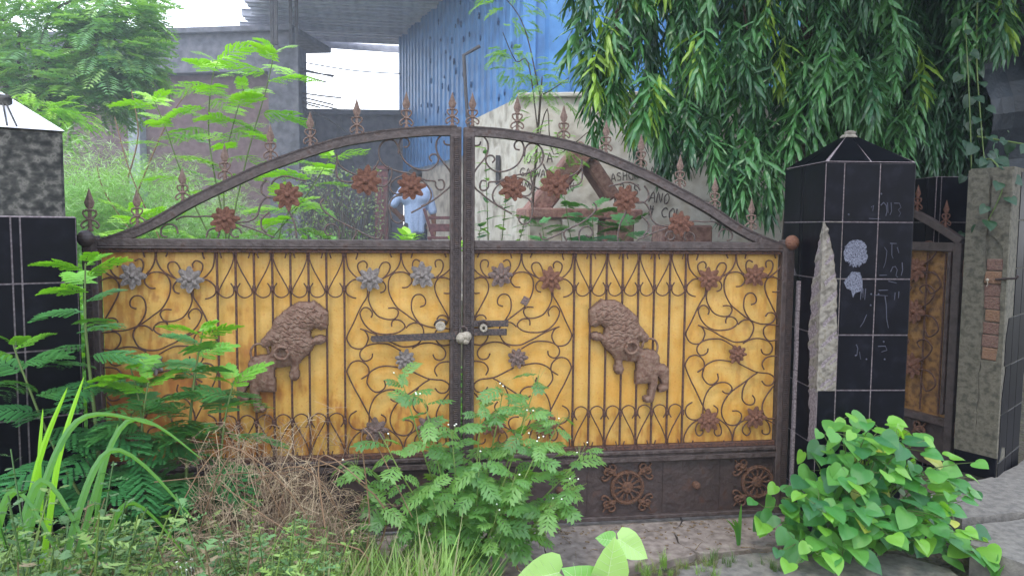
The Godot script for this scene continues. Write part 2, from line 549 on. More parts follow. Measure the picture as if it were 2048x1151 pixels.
# ---------------------------------------------------------------- the gate
const SCROLLS := [[60,1494,69,1522,61,1547,39,1557,17,1546,10,1515,19,1456,39,1424,65,1400,98,1389],[246,1505,236,1533,244,1554,266,1561,288,1540,291,1491,274,1449,245,1421,201,1396,165,1386],[347,1502,355,1537,345,1558,322,1562,297,1541,301,1481,323,1438,357,1407,391,1399],[532,1506,524,1534,536,1557,559,1556,575,1527,573,1485,555,1449,522,1417,485,1399,440,1396],[115,1449,118,1470,103,1486,81,1480,69,1463,75,1435,94,1407,120,1389],[173,1424,185,1459,202,1479,228,1477,238,1456,226,1424,201,1396,172,1386],[394,1484,373,1495,358,1484,354,1460,364,1431,391,1407],[478,1453,473,1477,482,1492,504,1492,516,1474,514,1449,500,1421,474,1399,451,1403],[87,1389,51,1389,22,1368,8,1344,12,1316,35,1298,61,1291],[172,1382,198,1379,214,1354,207,1329,185,1319],[125,1361,120,1333,116,1298,95,1263,74,1224,46,1161,21,1112,10,1080,23,1048,42,1030,72,1022,98,1029,115,1054,122,1082,110,1111,95,1125],[136,1354,126,1308,125,1280,139,1241,166,1202,193,1186,230,1177,264,1183,280,1212,273,1230,255,1239,225,1237],[137,1188,144,1209,136,1227,117,1241,95,1238,81,1217,80,1207,86,1185,105,1150,139,1118,181,1101,225,1099,270,1105,303,1123,314,1141,302,1162,279,1175,253,1173,244,1156,245,1138],[299,1346,329,1350,351,1378,342,1407,316,1426,278,1428,249,1417,231,1389,227,1354,234,1311,254,1269,277,1237,315,1208,342,1187,381,1161,419,1143,461,1132,506,1133,532,1149,543,1178,523,1196,496,1194,482,1175],[523,1403,493,1396,475,1371,472,1339,481,1307,501,1267,530,1214,558,1167],[478,1396,523,1399,562,1381,578,1349,564,1321,541,1314,519,1316],[393,1243,419,1254,422,1282,402,1307,372,1307,352,1282,348,1236,360,1200,380,1169,404,1140,413,1107,402,1072,384,1047,351,1033,310,1030,280,1037,249,1052,211,1070,174,1092,140,1107,106,1121,80,1129],[318,1130,336,1148,362,1158,388,1154,408,1136],[143,997,140,975,122,961,100,958,81,976,78,1001,90,1022,116,1040,160,1050,212,1049,250,1034,292,1009],[462,988,474,963,501,955,524,969,530,998,510,1027,475,1044,433,1050,392,1043,351,1022],[571,1120,533,1126,495,1125,473,1103,476,1071,494,1045,517,1034,559,1041],[570,943,540,947,502,941,480,923,471,898,485,869],[84,862,117,883,138,904,175,923,216,929,261,923,299,915],[154,612,123,667,75,762,48,812,15,885,12,913,33,948,66,960,96,951,119,926,125,897,117,868,114,840,130,811,153,792,175,790,197,802,210,823,203,852],[329,908,383,881,429,859,467,851,513,846,544,827,549,806,534,781,508,776,488,785,473,804],[444,851,414,834,378,806,341,781,300,753,271,725,246,686,234,643,241,603,268,562,307,550,337,560,356,592,352,618,330,633,300,634],[59,691,30,673,18,645,28,612,54,592,88,589,114,603,124,635,124,675,133,718,154,760,183,785,220,800,257,799,284,783,294,761,278,738,255,738,236,751],[385,809,364,770,357,738,358,701,378,675,405,666,428,674,434,699,418,722],[546,773,510,727,488,687,480,651,487,618,507,592,530,582,568,586],[108,527,127,526,124,508,105,496,88,509,82,535,92,564,118,585],[198,531,195,510,210,493,233,498,238,523,223,563,192,593],[402,540,414,510,396,489,377,497,364,519,375,548,408,576],[486,519,487,501,507,491,529,499,532,529,515,566,476,593],[69,470,62,449,40,442,17,457,14,486,26,522,51,558,88,585,129,595],[253,464,269,438,291,434,304,459,301,492,285,529,257,562,211,593,173,597],[363,464,352,435,326,433,308,459,309,492,319,531,344,560,381,581,419,587],[188,601,210,625,209,651,186,669],[476,596,527,569,562,550]]
var gate_note := "the wrought scrolls of one side panel above, those under the arch below; millimetres"
const ARCH_SCROLLS := [[97,2119,91,2102,68,2097,43,2107,31,2131],[31,2131,60,2150,89,2153,118,2140,136,2109,135,2068,119,2031,85,1989,61,1952,55,1915,67,1878,99,1849,153,1807,217,1768,268,1740],[160,2009,173,2028,160,2046,135,2044,125,2019,140,1990,173,1966,211,1963,257,1976,299,2006,324,2052,330,2093,315,2126,290,2125,277,2104,286,2084,307,2080],[333,2044,336,2085,357,2113,391,2115,421,2095,434,2063,429,2017,397,1979,346,1957,287,1946,237,1928,191,1892,166,1855,164,1821,183,1789,217,1776],[232,1928,190,1911,144,1906,140,1883,124,1864,101,1866,94,1891,105,1914,128,1912],[266,1931,300,1933,334,1924,368,1899,377,1870,364,1845,339,1836,309,1844],[372,1974,368,1941,381,1900,411,1875,458,1880],[435,2009,452,1976,492,1935],[522,1923,560,1936,607,1958,641,1992,649,2038],[309,1832,352,1824,378,1791,378,1741,362,1699,328,1686,306,1707,314,1732],[523,1905,584,1894,636,1907,652,1950,647,2000],[801,1897,850,1907,907,1920,956,1904,978,1875],[918,1818,962,1815,1007,1807,1034,1769,1049,1717,1090,1688,1171,1680],[940,1810,989,1809,1024,1833,1023,1871,1000,1901],[419,1640,437,1606,484,1615,570,1658,656,1701,712,1744,733,1782,716,1807],[640,1603,640,1646,665,1675,700,1672,714,1642,697,1621,675,1629],[856,1600,859,1656,876,1711,905,1767,900,1801],[967,1605,1055,1644,1144,1675,1189,1702],[571,1598,553,1632,566,1662],[990,1734,1027,1700,1028,1657,1002,1631],[1127,1624,1140,1650,1167,1650,1181,1625,1163,1607,1141,1611],[1247,1707,1297,1712,1352,1708,1406,1709,1444,1692],[1437,1622,1445,1657,1481,1670,1514,1649,1515,1614,1488,1605],[1245,1603,1235,1634,1257,1651,1290,1638,1300,1604]]
const LION := [699,1218,770,1277,794,1273,848,1272,885,1252,934,1216,971,1180,987,1133,1009,1109,1041,1073,1035,1043,1017,1037,986,1050,987,1020,1012,996,1048,995,1085,988,1105,958,1106,916,1143,907,1162,885,1162,771,1134,759,1110,754,1103,778,1127,802,1114,832,1098,850,1096,802,1085,754,1074,700,1031,698,1018,726,1048,737,1053,791,1053,809,973,805,969,853,977,889,973,931,927,934,891,944,891,920,901,890,892,866,868,861,849,885,855,921,854,945,835,974,799,1002,768,1052,738,1050,713,1065,713,1091,743,1097,767,1088,785,1076,793,1123,766,1141,736,1126,706,1136]

func arch_curve(top: bool) -> PackedVector3Array:
	var a := [30, 2197, 200, 2190, 422, 2163, 663, 2113, 978, 1998, 1171, 1907, 1375, 1803, 1497, 1729, 1564, 1692, 1624, 1662, 1715, 1625, 1830, 1585]
	return smooth(flat_pts(a), 4)

func rosette(r: float, seed_: int, petals := 8) -> MB:
	var b := MB.new()
	rng.seed = seed_
	for k in petals:
		var a := TAU * (k + rf(-0.12, 0.12)) / petals
		var l := r * rf(0.86, 1.08)
		var d := Vector3(cos(a), sin(a), 0)
		var s := Vector3(-d.y, d.x, 0)
		var w := r * rf(0.26, 0.33)
		var lift := rf(0.0, 0.012)
		var base := d * r * 0.04
		var mid := d * l * 0.5
		var tip := d * l + Vector3(0, 0, lift)
		var ridge := mid + Vector3(0, 0, 0.007)
		var bl := mid - s * w
		var br := mid + s * w
		var bz := base + Vector3(0, 0, 0.008)
		var tl := tip - s * w * 0.42 - d * r * 0.07
		var tr := tip + s * w * 0.42 - d * r * 0.07
		b.tri(bz, bl, ridge); b.tri(bl, tl, ridge); b.tri(tl, tip, ridge); b.tri(tip, tr, ridge); b.tri(tr, br, ridge); b.tri(br, bz, ridge)
		var bk := Vector3(0, 0, -0.003)
		b.tri(bl + bk, bz + bk, tip + bk); b.tri(br + bk, tip + bk, bz + bk)
		b.quad(bl + bk, tl + bk, tl, bl); b.quad(tl + bk, tip + bk, tip, tl); b.quad(tip + bk, tr + bk, tr, tip); b.quad(tr + bk, br + bk, br, tr)
	for k in 6:
		var a := TAU * (k + 0.5 + rf(-0.15, 0.15)) / 6
		var d := Vector3(cos(a), sin(a), 0)
		var s := Vector3(-d.y, d.x, 0)
		var w := r * 0.24
		var tip := d * r * 0.62 + Vector3(0, 0, 0.014)
		var mid := d * r * 0.32 + Vector3(0, 0, 0.013)
		b.tri(Vector3(0, 0, 0.012), mid - s * w - Vector3(0, 0, 0.005), mid); b.tri(mid - s * w - Vector3(0, 0, 0.005), tip, mid)
		b.tri(tip, mid + s * w - Vector3(0, 0, 0.005), mid); b.tri(mid + s * w - Vector3(0, 0, 0.005), Vector3(0, 0, 0.012), mid)
	b.ball(Vector3(0, 0, 0.01), Vector3(r * 0.2, r * 0.2, 0.012), 8, 6)
	return b

func spearhead() -> ArrayMesh:
	var b := MB.new()
	# the blade: a bevelled lozenge
	var pts := [Vector2(0, 0.19), Vector2(0.013, 0.15), Vector2(0.023, 0.124), Vector2(0.016, 0.104), Vector2(0.008, 0.098)]
	for s in [-1.0, 1.0]:
		for i in pts.size() - 1:
			var p: Vector2 = pts[i]
			var q: Vector2 = pts[i + 1]
			var a := Vector3(p.x * s, p.y, 0)
			var c := Vector3(q.x * s, q.y, 0)
			for f in [-1.0, 1.0]:
				var r0 := Vector3(0, p.y, 0.009 * f if i > 0 else 0.0)
				var r1 := Vector3(0, q.y, 0.009 * f)
				if s * f > 0.0:
					b.quad(r0, r1, c, a)
				else:
					b.quad(a, c, r1, r0)
	b.cbox(V(0, 0.05, 0), V(0.016, 0.1, 0.012), 0.003)
	b.cbox(V(0, 0.092, 0), V(0.034, 0.01, 0.018), 0.003)
	b.cbox(V(0, 0.052, 0), V(0.03, 0.01, 0.018), 0.003)
	b.cbox(V(0, 0.006, 0), V(0.024, 0.012, 0.02), 0.003)
	for s in [-1.0, 1.0]:
		b.tube(smooth(pv([V(0.006 * s, 0.056, 0), V(0.02 * s, 0.064, 0), V(0.029 * s, 0.078, 0), V(0.025 * s, 0.09, 0), V(0.018 * s, 0.085, 0)])), 0.005, 0.004, 5)
		b.tube(smooth(pv([V(0.006 * s, 0.05, 0), V(0.026 * s, 0.043, 0), V(0.038 * s, 0.028, 0), V(0.031 * s, 0.014, 0), V(0.023 * s, 0.021, 0)])), 0.005, 0.004, 5)
		b.tube(pv([V(0.006 * s, 0.03, 0), V(0.02 * s, 0.022, 0)]), 0.004, 0.003, 5)
	return b.mesh()

func lion_mesh(mir: bool) -> ArrayMesh:
	var b := MB.new()
	b.mir = mir
	var o := PackedVector2Array()
	for i in range(0, LION.size(), 2):
		o.append(Vector2(LION[i], LION[i + 1]) * 0.001)
	b.prism(o, 0.0, 0.012)
	var st := 0.0055
	var lo := o[0]
	var hi := o[0]
	for p in o:
		lo = lo.min(p)
		hi = hi.max(p)
	var nx := int((hi.x - lo.x) / st) + 1
	var ny := int((hi.y - lo.y) / st) + 1
	var hgt := PackedFloat32Array()
	hgt.resize((nx + 1) * (ny + 1))
	var nz := noise(22.0, 3, 5)
	for j in ny + 1:
		for i in nx + 1:
			var p := lo + Vector2(i, j) * st
			var h := -0.02
			if Geometry2D.is_point_in_polygon(p, o):
				var d := 1.0
				for k in o.size():
					var q := Geometry2D.get_closest_point_to_segment(p, o[k], o[(k + 1) % o.size()])
					d = minf(d, p.distance_to(q))
				var e := clampf(d / 0.06, 0.0, 1.0)
				h = 0.011 + 0.02 * sqrt(e)
				# locks of the fleece on shoulder and back
				var wool := smoothstep(0.98, 1.08, p.y + 0.25 * (0.95 - p.x)) * smoothstep(0.0, 0.03, d)
				var wx := nz.get_noise_2d(p.x * 0.6, p.y * 0.6)
				var v0 := p.y / 0.025 + 0.9 * wx
				var uu := p.x / 0.046 + 0.5 * wx + 0.5 * fposmod(floorf(v0), 2.0)
				var vv := v0 + 0.42 * absf(sin(PI * uu))
				var fv := fposmod(vv, 1.0)
				h += wool * 0.0075 * (1.0 - fv) * smoothstep(0.0, 0.12, fv)
				h += (1.0 - wool) * 0.003 * nz.get_noise_2d(p.x, p.y)
			hgt[j * (nx + 1) + i] = h
	for j in ny:
		for i in nx:
			var a := j * (nx + 1) + i
			var h0 := hgt[a]
			var h1 := hgt[a + 1]
			var h2 := hgt[a + nx + 2]
			var h3 := hgt[a + nx + 1]
			if maxf(maxf(h0, h1), maxf(h2, h3)) < 0.0:
				continue
			var p := lo + Vector2(i, j) * st
			b.quad(Vector3(p.x, p.y, h0), Vector3(p.x + st, p.y, h1), Vector3(p.x + st, p.y + st, h2), Vector3(p.x, p.y + st, h3))
	# the ring on its back, the eye
	b.tube(smooth(flat_pts([1000, 1010, 1010, 1042, 1040, 1060, 1075, 1050, 1090, 1018, 1086, 985], 0, 0, 0.014)), 0.007, 0.006, 6)
	b.tube(smooth(flat_pts([905, 1040, 940, 1046, 968, 1018, 950, 988, 915, 985, 898, 1010, 910, 1032], 0, 0, 0.046)), 0.009, 0.009, 6)
	return b.mesh()

func ribbed(x: float, y0: float, y1: float, z: float, w: float, mir: bool) -> ArrayMesh:
	var b := MB.new()
	b.mir = mir
	b.box(V(x, (y0 + y1) * 0.5, z - 0.001), V(w, y1 - y0, 0.004))
	var y := y0 + 0.006
	while y < y1 - 0.004:
		b.cbox(V(x, y, z + 0.002), V(w * 0.72, 0.0062, 0.006), 0.0014)
		y += 0.0108
	for s in [-1.0, 1.0]:
		b.box(V(x + s * w * 0.46, (y0 + y1) * 0.5, z + 0.0025), V(0.003, y1 - y0, 0.007))
	return b.mesh()

func sheet_picture(left: bool) -> ImageTexture:
	var W := 640
	var H := 400
	var im := Image.create(W, H, false, Image.FORMAT_RGB8)
	var n1 := noise(0.011, 4, 11 if left else 12)
	var n2 := noise(0.035, 4, 21)
	var n3 := noise(0.12, 3, 31)
	var base := Color8(189, 150, 76)
	var warm := Color8(184, 136, 54)
	var rust := Color8(134, 76, 32)
	for y in H:
		for x in W:
			var u := float(x) / W
			var t := float(y) / H
			var a := n1.get_noise_2d(x, y)
			var c := n2.get_noise_2d(x * 1.6, y * 0.5)
			var d := n3.get_noise_2d(x, y)
			var k := base.lerp(warm, clampf(0.35 + a * 1.1 + (t - 0.5) * 0.55 + c * 0.6, 0.0, 1.0))
			var e := 0.0
			if left:
				var q := Vector2(u * 1.1, (1.0 - t) * 0.9).length()
				e = clampf((0.62 - q) * 1.7 + a * 0.9 + c * 0.5, 0.0, 0.85)
				e = maxf(e, clampf((t - 0.8) * 2.5 + c + a * 0.6, 0.0, 0.5))
				e = maxf(e, clampf(0.5 * (0.2 - u) * 3.0 + c * 1.2 - 0.1, 0.0, 0.4))
			else:
				e = clampf((t - 0.9) * 2.6 + c * 0.7, 0.0, 0.4)
				e = maxf(e, clampf((u - 0.8) * 0.8 + c * 0.5 - 0.08, 0.0, 0.2))
			# thin runs of rust from the rail and small spots
			var run := n2.get_noise_2d(x * 3.2, 7.0)
			e = maxf(e, clampf((run - 0.2) * 1.2, 0.0, 0.22) * clampf(1.15 - t * (1.6 + 2.0 * absf(a)), 0.0, 1.0) * (0.6 + d))
			e = maxf(e, clampf((d - 0.36) * 2.2, 0.0, 0.3))
			k = k.lerp(rust, e)
			k = k * (1.0 + 0.05 * d)
			k.a = 1.0
			im.set_pixel(x, y, k)
	return ImageTexture.create_from_image(im)

func wheel_mesh(cx: float, cy: float, z: float, mir: bool) -> MB:
	var b := MB.new()
	b.mir = mir
	var ring := PackedVector3Array()
	for i in 33:
		ring.append(V(cx + 0.088 * cos(TAU * i / 32), cy + 0.088 * sin(TAU * i / 32), 0))
	b.band(ring, 0.02, z, z + 0.016)
	ring = PackedVector3Array()
	for i in 33:
		ring.append(V(cx + 0.088 * cos(TAU * i / 32), cy + 0.088 * sin(TAU * i / 32), z + 0.016))
	b.tube(ring, 0.005, 0.005, 5, false)
	for k in 12:
		var a := TAU * k / 12
		var d := V(cos(a), sin(a), 0)
		var bb := Basis(d, V(-d.y, d.x, 0), Vector3.BACK)
		b.cbox(V(cx, cy, z + 0.007) + d * 0.054, V(0.052, 0.01, 0.012), 0.002, bb)
		b.cbox(V(cx, cy, z + 0.007) + d * 0.07, V(0.014, 0.018, 0.012), 0.003, bb)
	b.lathe(PackedVector2Array([Vector2(0.034, 0), Vector2(0.034, 0.014), Vector2(0.026, 0.02), Vector2(0.012, 0.022), Vector2(0, 0.02)]), 16, Transform3D(Basis(Vector3.RIGHT, PI / 2), V(cx, cy, z)))
	return b

func corner_leaf(cx: float, cy: float, z: float, sx: float, sy: float, mir: bool) -> MB:
	var b := MB.new()
	b.mir = mir
	var T := func(x: float, y: float) -> Vector3: return V(cx + x * sx, cy + y * sy, z + 0.009)
	b.tube(smooth(pv([T.call(0.066, 0.07), T.call(0.085, 0.1), T.call(0.12, 0.112), T.call(0.135, 0.09), T.call(0.118, 0.075), T.call(0.104, 0.088)])), 0.009, 0.006, 6)
	b.tube(smooth(pv([T.call(0.085, 0.085), T.call(0.07, 0.115), T.call(0.085, 0.135), T.call(0.105, 0.128), T.call(0.1, 0.112)])), 0.008, 0.005, 6)
	b.tube(smooth(pv([T.call(0.09, 0.08), T.call(0.115, 0.05), T.call(0.14, 0.045), T.call(0.148, 0.062), T.call(0.135, 0.066)])), 0.008, 0.005, 6)
	b.tube(smooth(pv([T.call(0.07, 0.075), T.call(0.1, 0.085), T.call(0.128, 0.118), T.call(0.14, 0.137)])), 0.009, 0.004, 6)
	b.ball(T.call(0.092, 0.088), V(0.024, 0.022, 0.009), 8, 6)
	b.ball(T.call(0.122, 0.1), V(0.015, 0.013, 0.009), 7, 5)
	return b

func gate_leaf(s: int) -> void:
	var mir := s < 0
	var side := "left" if mir else "right"
	var gl := thing("gate_leaf", ("left leaf of the yellow gate, with grey rosettes and rust creeping over its sheet" if mir else "right leaf of the yellow gate, with brown rosettes and a cleaner sheet"), "gate", V(1.85 * s, 0.03, 0), "the two leaves of the main gate")
	var nb := func() -> MB:
		var b := MB.new()
		b.mir = mir
		return b
	var b: MB
	# frame
	b = nb.call(); b.cbox(V(0.0355, 1.11, 0), V(0.059, 2.16, 0.056), 0.004); part(gl, "stile", b.mesh(), M.iron)
	b = nb.call(); b.cbox(V(1.848, 0.82, 0), V(0.072, 1.58, 0.056), 0.004); part(gl, "stile", b.mesh(), M.iron)
	part(gl, "ribbed_strip", ribbed(0.032, 0.06, 2.14, 0.031, 0.032, mir), M.iron2)
	part(gl, "ribbed_strip", ribbed(1.856, 0.06, 1.56, 0.031, 0.034, mir), M.iron2)
	b = nb.call()
	b.cbox(V(0.9385, 1.577, 0), V(1.747, 0.04, 0.058), 0.004)
	b.cbox(V(0.9385, 1.5525, 0.004), V(1.747, 0.0085, 0.058), 0.002)
	part(gl, "top_rail", b.mesh(), M.iron)
	b = nb.call(); b.cbox(V(0.9385, 1.538, -0.004), V(1.747, 0.02, 0.036), 0.002); part(gl, "rail_lip", b.mesh(), M.rod)
	b = nb.call()
	var ac := arch_curve(true)
	for i in ac.size():
		ac[i].y -= 0.026
	b.band(ac, 0.05, -0.026, 0.026)
	var ab := PackedVector3Array(ac)
	part(gl, "arch_bar", b.mesh(), M.iron)
	b = nb.call()
	for i in ab.size():
		var t: Vector3 = (ab[mini(i + 1, ab.size() - 1)] - ab[maxi(i - 1, 0)]).normalized()
		ab[i] += V(-t.y, t.x, 0) * 0.0215
	b.band(ab, 0.007, 0.0262, 0.0305)
	part(gl, "arch_edge", b.mesh(), M.iron2)
	# bottom rail and kick plate
	b = nb.call(); b.cbox(V(0.9385, 0.442, -0.006), V(1.747, 0.026, 0.032), 0.003); part(gl, "rail_lip", b.mesh(), M.rod)
	b = nb.call()
	b.cbox(V(0.9385, 0.4175, 0), V(1.747, 0.023, 0.056), 0.004)
	b.cbox(V(0.9385, 0.3785, 0), V(1.747, 0.03, 0.05), 0.003)
	b.cbox(V(0.9385, 0.4, -0.004), V(1.747, 0.02, 0.036), 0.002)
	part(gl, "bottom_rail", b.mesh(), M.iron3)
	b = nb.call(); b.box(V(0.9385, 0.197, -0.012), V(1.747, 0.333, 0.006)); part(gl, "kick_plate", b.mesh(), M.kick)
	b = nb.call(); b.cbox(V(0.9385, 0.042, -0.002), V(1.747, 0.024, 0.044), 0.004); part(gl, "foot_rail", b.mesh(), M.iron3)
	for x in [0.55 - 0.24, 0.72, 1.16, 1.5]:
		b = nb.call(); b.box(V(x, 0.21, -0.007), V(0.022, 0.306, 0.0042)); part(gl, "seam_strip", b.mesh(), M.kick)
	# sheet
	b = nb.call()
	b.box(V(0.9385, 0.992, -0.031), V(1.747, 1.105, 0.003))
	var sm := StandardMaterial3D.new()
	sm.resource_name = "yellow_sheet"
	sm.albedo_texture = sheet_picture(mir)
	sm.roughness = 0.55
	sm.heightmap_enabled = true
	sm.heightmap_texture = bump_tex(0.012)
	sm.heightmap_scale = 0.5
	part(gl, "yellow_sheet", b.mesh(Rect2((-1.812 if mir else 0.065), 0.44, 1.747, 1.105)), sm)
	# bars and the hearts between them
	for k in 8:
		b = nb.call(); b.cbox(V(0.6158 + 0.0908 * k, 0.992, 0), V(0.011, 1.096, 0.011), 0.002); part(gl, "bar", b.mesh(), M.rod)
	var w := 0.0908
	var hp := [0.72, 1.5, 0.78, 1.53, 0.5, 1.548, 0.18, 1.545, 0.07, 1.5, 0.3, 1.44, 0.62, 1.385, 0.89, 1.335, 0.84, 1.312, 0.5, 1.297, 0.16, 1.312, 0.1, 1.345, 0.26, 1.372]
	for k in 7:
		for low in [false, true]:
			var p := PackedVector3Array()
			for i in range(0, hp.size(), 2):
				var x: float = hp[i] if k % 2 == 0 else 1.0 - hp[i]
				var y: float = hp[i + 1]
				p.append(V(0.6158 + w * (k + x), 1.982 - y if low else y, 0.009))
			b = nb.call()
			b.tube(smooth(p, 3), 0.0038, 0.0038, 6)
			part(gl, "heart_scroll", b.mesh(), M.rod)
	for k in 8:        # little cross bosses where scrolls meet the bars
		for y in [1.345, 0.637]:
			b = nb.call(); b.cbox(V(0.6158 + w * k, y, 0.006), V(0.017, 0.034, 0.016), 0.004); part(gl, "collar", b.mesh(), M.rod)
	# scroll panels: the outer one as traced, the inner one turned about
	for panel in 2:
		for a in SCROLLS:
			var p := flat_pts(a)
			for i in p.size():
				p[i].x = 1.2513 + p[i].x if panel == 0 else 0.6158 - p[i].x
			var hi_x := 1.83
			b = nb.call()
			b.tube(smooth(p, 3), 0.0043, 0.0043, 6)
			part(gl, "scroll", b.mesh(), M.rod)
		var fl := [131, 1389, 405, 1410, 314, 962, 155, 584, 438, 594]
		for i in 5:
			var x: float = fl[i * 2] * 0.001
			x = 1.2513 + x if panel == 0 else 0.6158 - x
			var m: Material = M.rust2
			if mir and i < 3:
				m = M.greypaint
			elif panel == 1 and (i == 1 or i == 2) or (panel == 1 and mir):
				m = M.greyrust
			var ro := rosette(0.071 if i != 2 else 0.058, 100 + i + panel * 7 + s * 31, 8 if i != 2 else 9)
			var f := part(gl, "rosette", ro.mesh(), m)
			f.position += V(x * s, fl[i * 2 + 1] * 0.001, 0.008)
	# arch scrolls
	for a in ARCH_SCROLLS:
		b = nb.call()
		b.tube(smooth(flat_pts(a), 3), 0.0052, 0.0052, 6)
		part(gl, "arch_scroll", b.mesh(), M.rodgrey)
	var af := [[0.269, 1.876, 0.076], [0.503, 1.898, 0.084], [0.897, 1.823, 0.078], [1.206, 1.698, 0.076]]
	for i in 4:
		var f := part(gl, "rosette", rosette(af[i][2], 300 + i + s * 9, 9).mesh(), M.rust)
		f.position += V(af[i][0] * s, af[i][1], 0.008)
	# spearheads along the arch
	var sp := [[0.053, 2.2], [0.292, 2.182], [0.545, 2.14], [0.78, 2.077], [0.978, 1.998], [1.203, 1.893], [1.409, 1.783], [1.628, 1.66]]
	var spm := spearhead()
	for i in sp.size():
		var f := part(gl, "spearhead", spm, M.spear)
		f.position += V(sp[i][0] * s, sp[i][1] - 0.004, 0)
		f.scale = V(0.9, 1.0 if i % 3 else 0.94, 1)
	b = nb.call(); b.ball(V(1.862, 1.595, 0.03), V(0.04, 0.043, 0.04), 12, 8); part(gl, "post_ball", b.mesh(), M.rust2 if not mir else M.iron2)
	if mir:
		var f := part(gl, "spearhead", spm, M.spear)
		f.position += V(-1.85, 1.63, 0)
		f.scale = V(1.1, 1.15, 1.1)
	# lion
	var li := part(gl, "lion_relief", lion_mesh(mir), M.lion)
	li.position.z += 0.006
	# wheels and knobs on the kick plate
	for x in [0.16, 0.939, 1.718]:
		if x < 0.3:
			continue
		part(gl, "wheel_ornament", wheel_mesh(x, 0.212, -0.009, mir).mesh(), M.rust3)
		for sx in [-1.0, 1.0]:
			for sy in [-1.0, 1.0]:
				if x + sx * 0.1 < 1.8:
					part(gl, "corner_ornament", corner_leaf(x, 0.212, -0.009, sx, sy, mir).mesh(), M.rust3)
	for x in [0.55, 1.345]:
		b = nb.call()
		b.lathe(PackedVector2Array([Vector2(0.022, 0), Vector2(0.02, 0.006), Vector2(0.012, 0.01), Vector2(0.021, 0.02), Vector2(0.022, 0.028), Vector2(0.014, 0.036), Vector2(0, 0.038)]), 12, Transform3D(Basis(Vector3.RIGHT, PI / 2), V(x, 0.21, -0.009)))
		part(gl, "knob", b.mesh(), M.rust3)
	# hinge
	for y in [1.28, 0.5]:
		b = nb.call()
		b.tube(pv([V(1.885, y - 0.06, -0.01), V(1.885, y + 0.06, -0.01)]), 0.013, 0.013, 8)
		part(gl, "hinge", b.mesh(), M.rust3)
	# locking bars
	if mir:
		b = nb.call()
		b.prism(PackedVector2Array([Vector2(0.012, 1.072), Vector2(0.47, 1.062), Vector2(0.482, 1.078), Vector2(0.476, 1.096), Vector2(0.012, 1.112)]), 0.03, 0.038)
		part(gl, "locking_bar", b.mesh(), M.bar)
		b = nb.call()
		b.tube(smooth(pv([V(0.086, 1.15, 0.02), V(0.09, 1.172, 0.034), V(0.118, 1.178, 0.034), V(0.14, 1.165, 0.03), V(0.146, 1.145, 0.02)])), 0.006, 0.006, 6)
		part(gl, "bolt_loop", b.mesh(), M.bar)
		b = nb.call()
		b.lathe(PackedVector2Array([Vector2(0.027, 0), Vector2(0.027, 0.03), Vector2(0.02, 0.034), Vector2(0, 0.03)]), 12, Transform3D(Basis(Vector3.RIGHT, PI / 2), V(0.116, 1.143, 0.012)))
		part(gl, "bolt_knob", b.mesh(), M.pale)
	else:
		b = nb.call()
		b.cbox(V(0.155, 1.153, 0.026), V(0.19, 0.034, 0.01), 0.002)
		part(gl, "locking_bar", b.mesh(), M.bar)
		b = nb.call()
		b.cbox(V(0.15, 1.108, 0.034), V(0.18, 0.036, 0.008), 0.002)
		part(gl, "locking_bar", b.mesh(), M.bar)
		b = nb.call()
		b.tube(smooth(pv([V(0.092, 1.12, 0.03), V(0.093, 1.16, 0.044), V(0.112, 1.172, 0.046), V(0.131, 1.16, 0.044), V(0.132, 1.12, 0.03)])), 0.0065, 0.0065, 6)
		part(gl, "bolt_loop", b.mesh(), M.bar)
		b = nb.call()
		b.lathe(PackedVector2Array([Vector2(0.008, 0.03), Vector2(0.009, 0.036), Vector2(0.02, 0.036), Vector2(0.021, 0), Vector2(0, 0)]), 12, Transform3D(Basis(Vector3.RIGHT, PI / 2), V(0.112, 1.134, 0.03)))
		part(gl, "bolt_knob", b.mesh(), M.pale)
		b = nb.call()
		b.cbox(V(0.343, 1.272, 0.012), V(0.04, 0.046, 0.006), 0.002, Basis(Vector3.BACK, -0.5))
		part(gl, "number_tag", b.mesh(), M.greyrust)

func padlock() -> void:
	var t := thing("padlock", "pale weathered padlock hung where the two gate leaves meet", "padlock", V(0.006, 1.06, 0.05))
	var b := MB.new()
	b.cbox(V(0, 0.024, 0.008), V(0.062, 0.056, 0.03), 0.01, Basis(Vector3.BACK, 0.12))
	b.ball(V(0.014, 0.03, 0.012), V(0.03, 0.028, 0.022), 8, 6)
	b.ball(V(-0.016, 0.02, 0.014), V(0.026, 0.03, 0.02), 8, 6)
	b.ball(V(0.01, 0.006, 0.012), V(0.022, 0.018, 0.02), 8, 6)
	part(t, "body", b.mesh(), M.pale, Transform3D.IDENTITY)
	b = MB.new()
	b.tube(smooth(pv([V(-0.018, 0.04, 0), V(-0.019, 0.066, -0.004), V(0, 0.082, -0.008), V(0.019, 0.066, -0.004), V(0.018, 0.04, 0)])), 0.005, 0.005, 6)
	part(t, "shackle", b.mesh(), M.bar, Transform3D.IDENTITY)

# ---------------------------------------------------------------- ground and masonry
func ground_y(x: float, z: float) -> float:
	var h := 0.8 * smoothstep(-1.2, -5.5, z)
	var r := smoothstep(2.05, 2.5, x) * smoothstep(-0.9, -0.2, z)
	return h + 0.03 * r

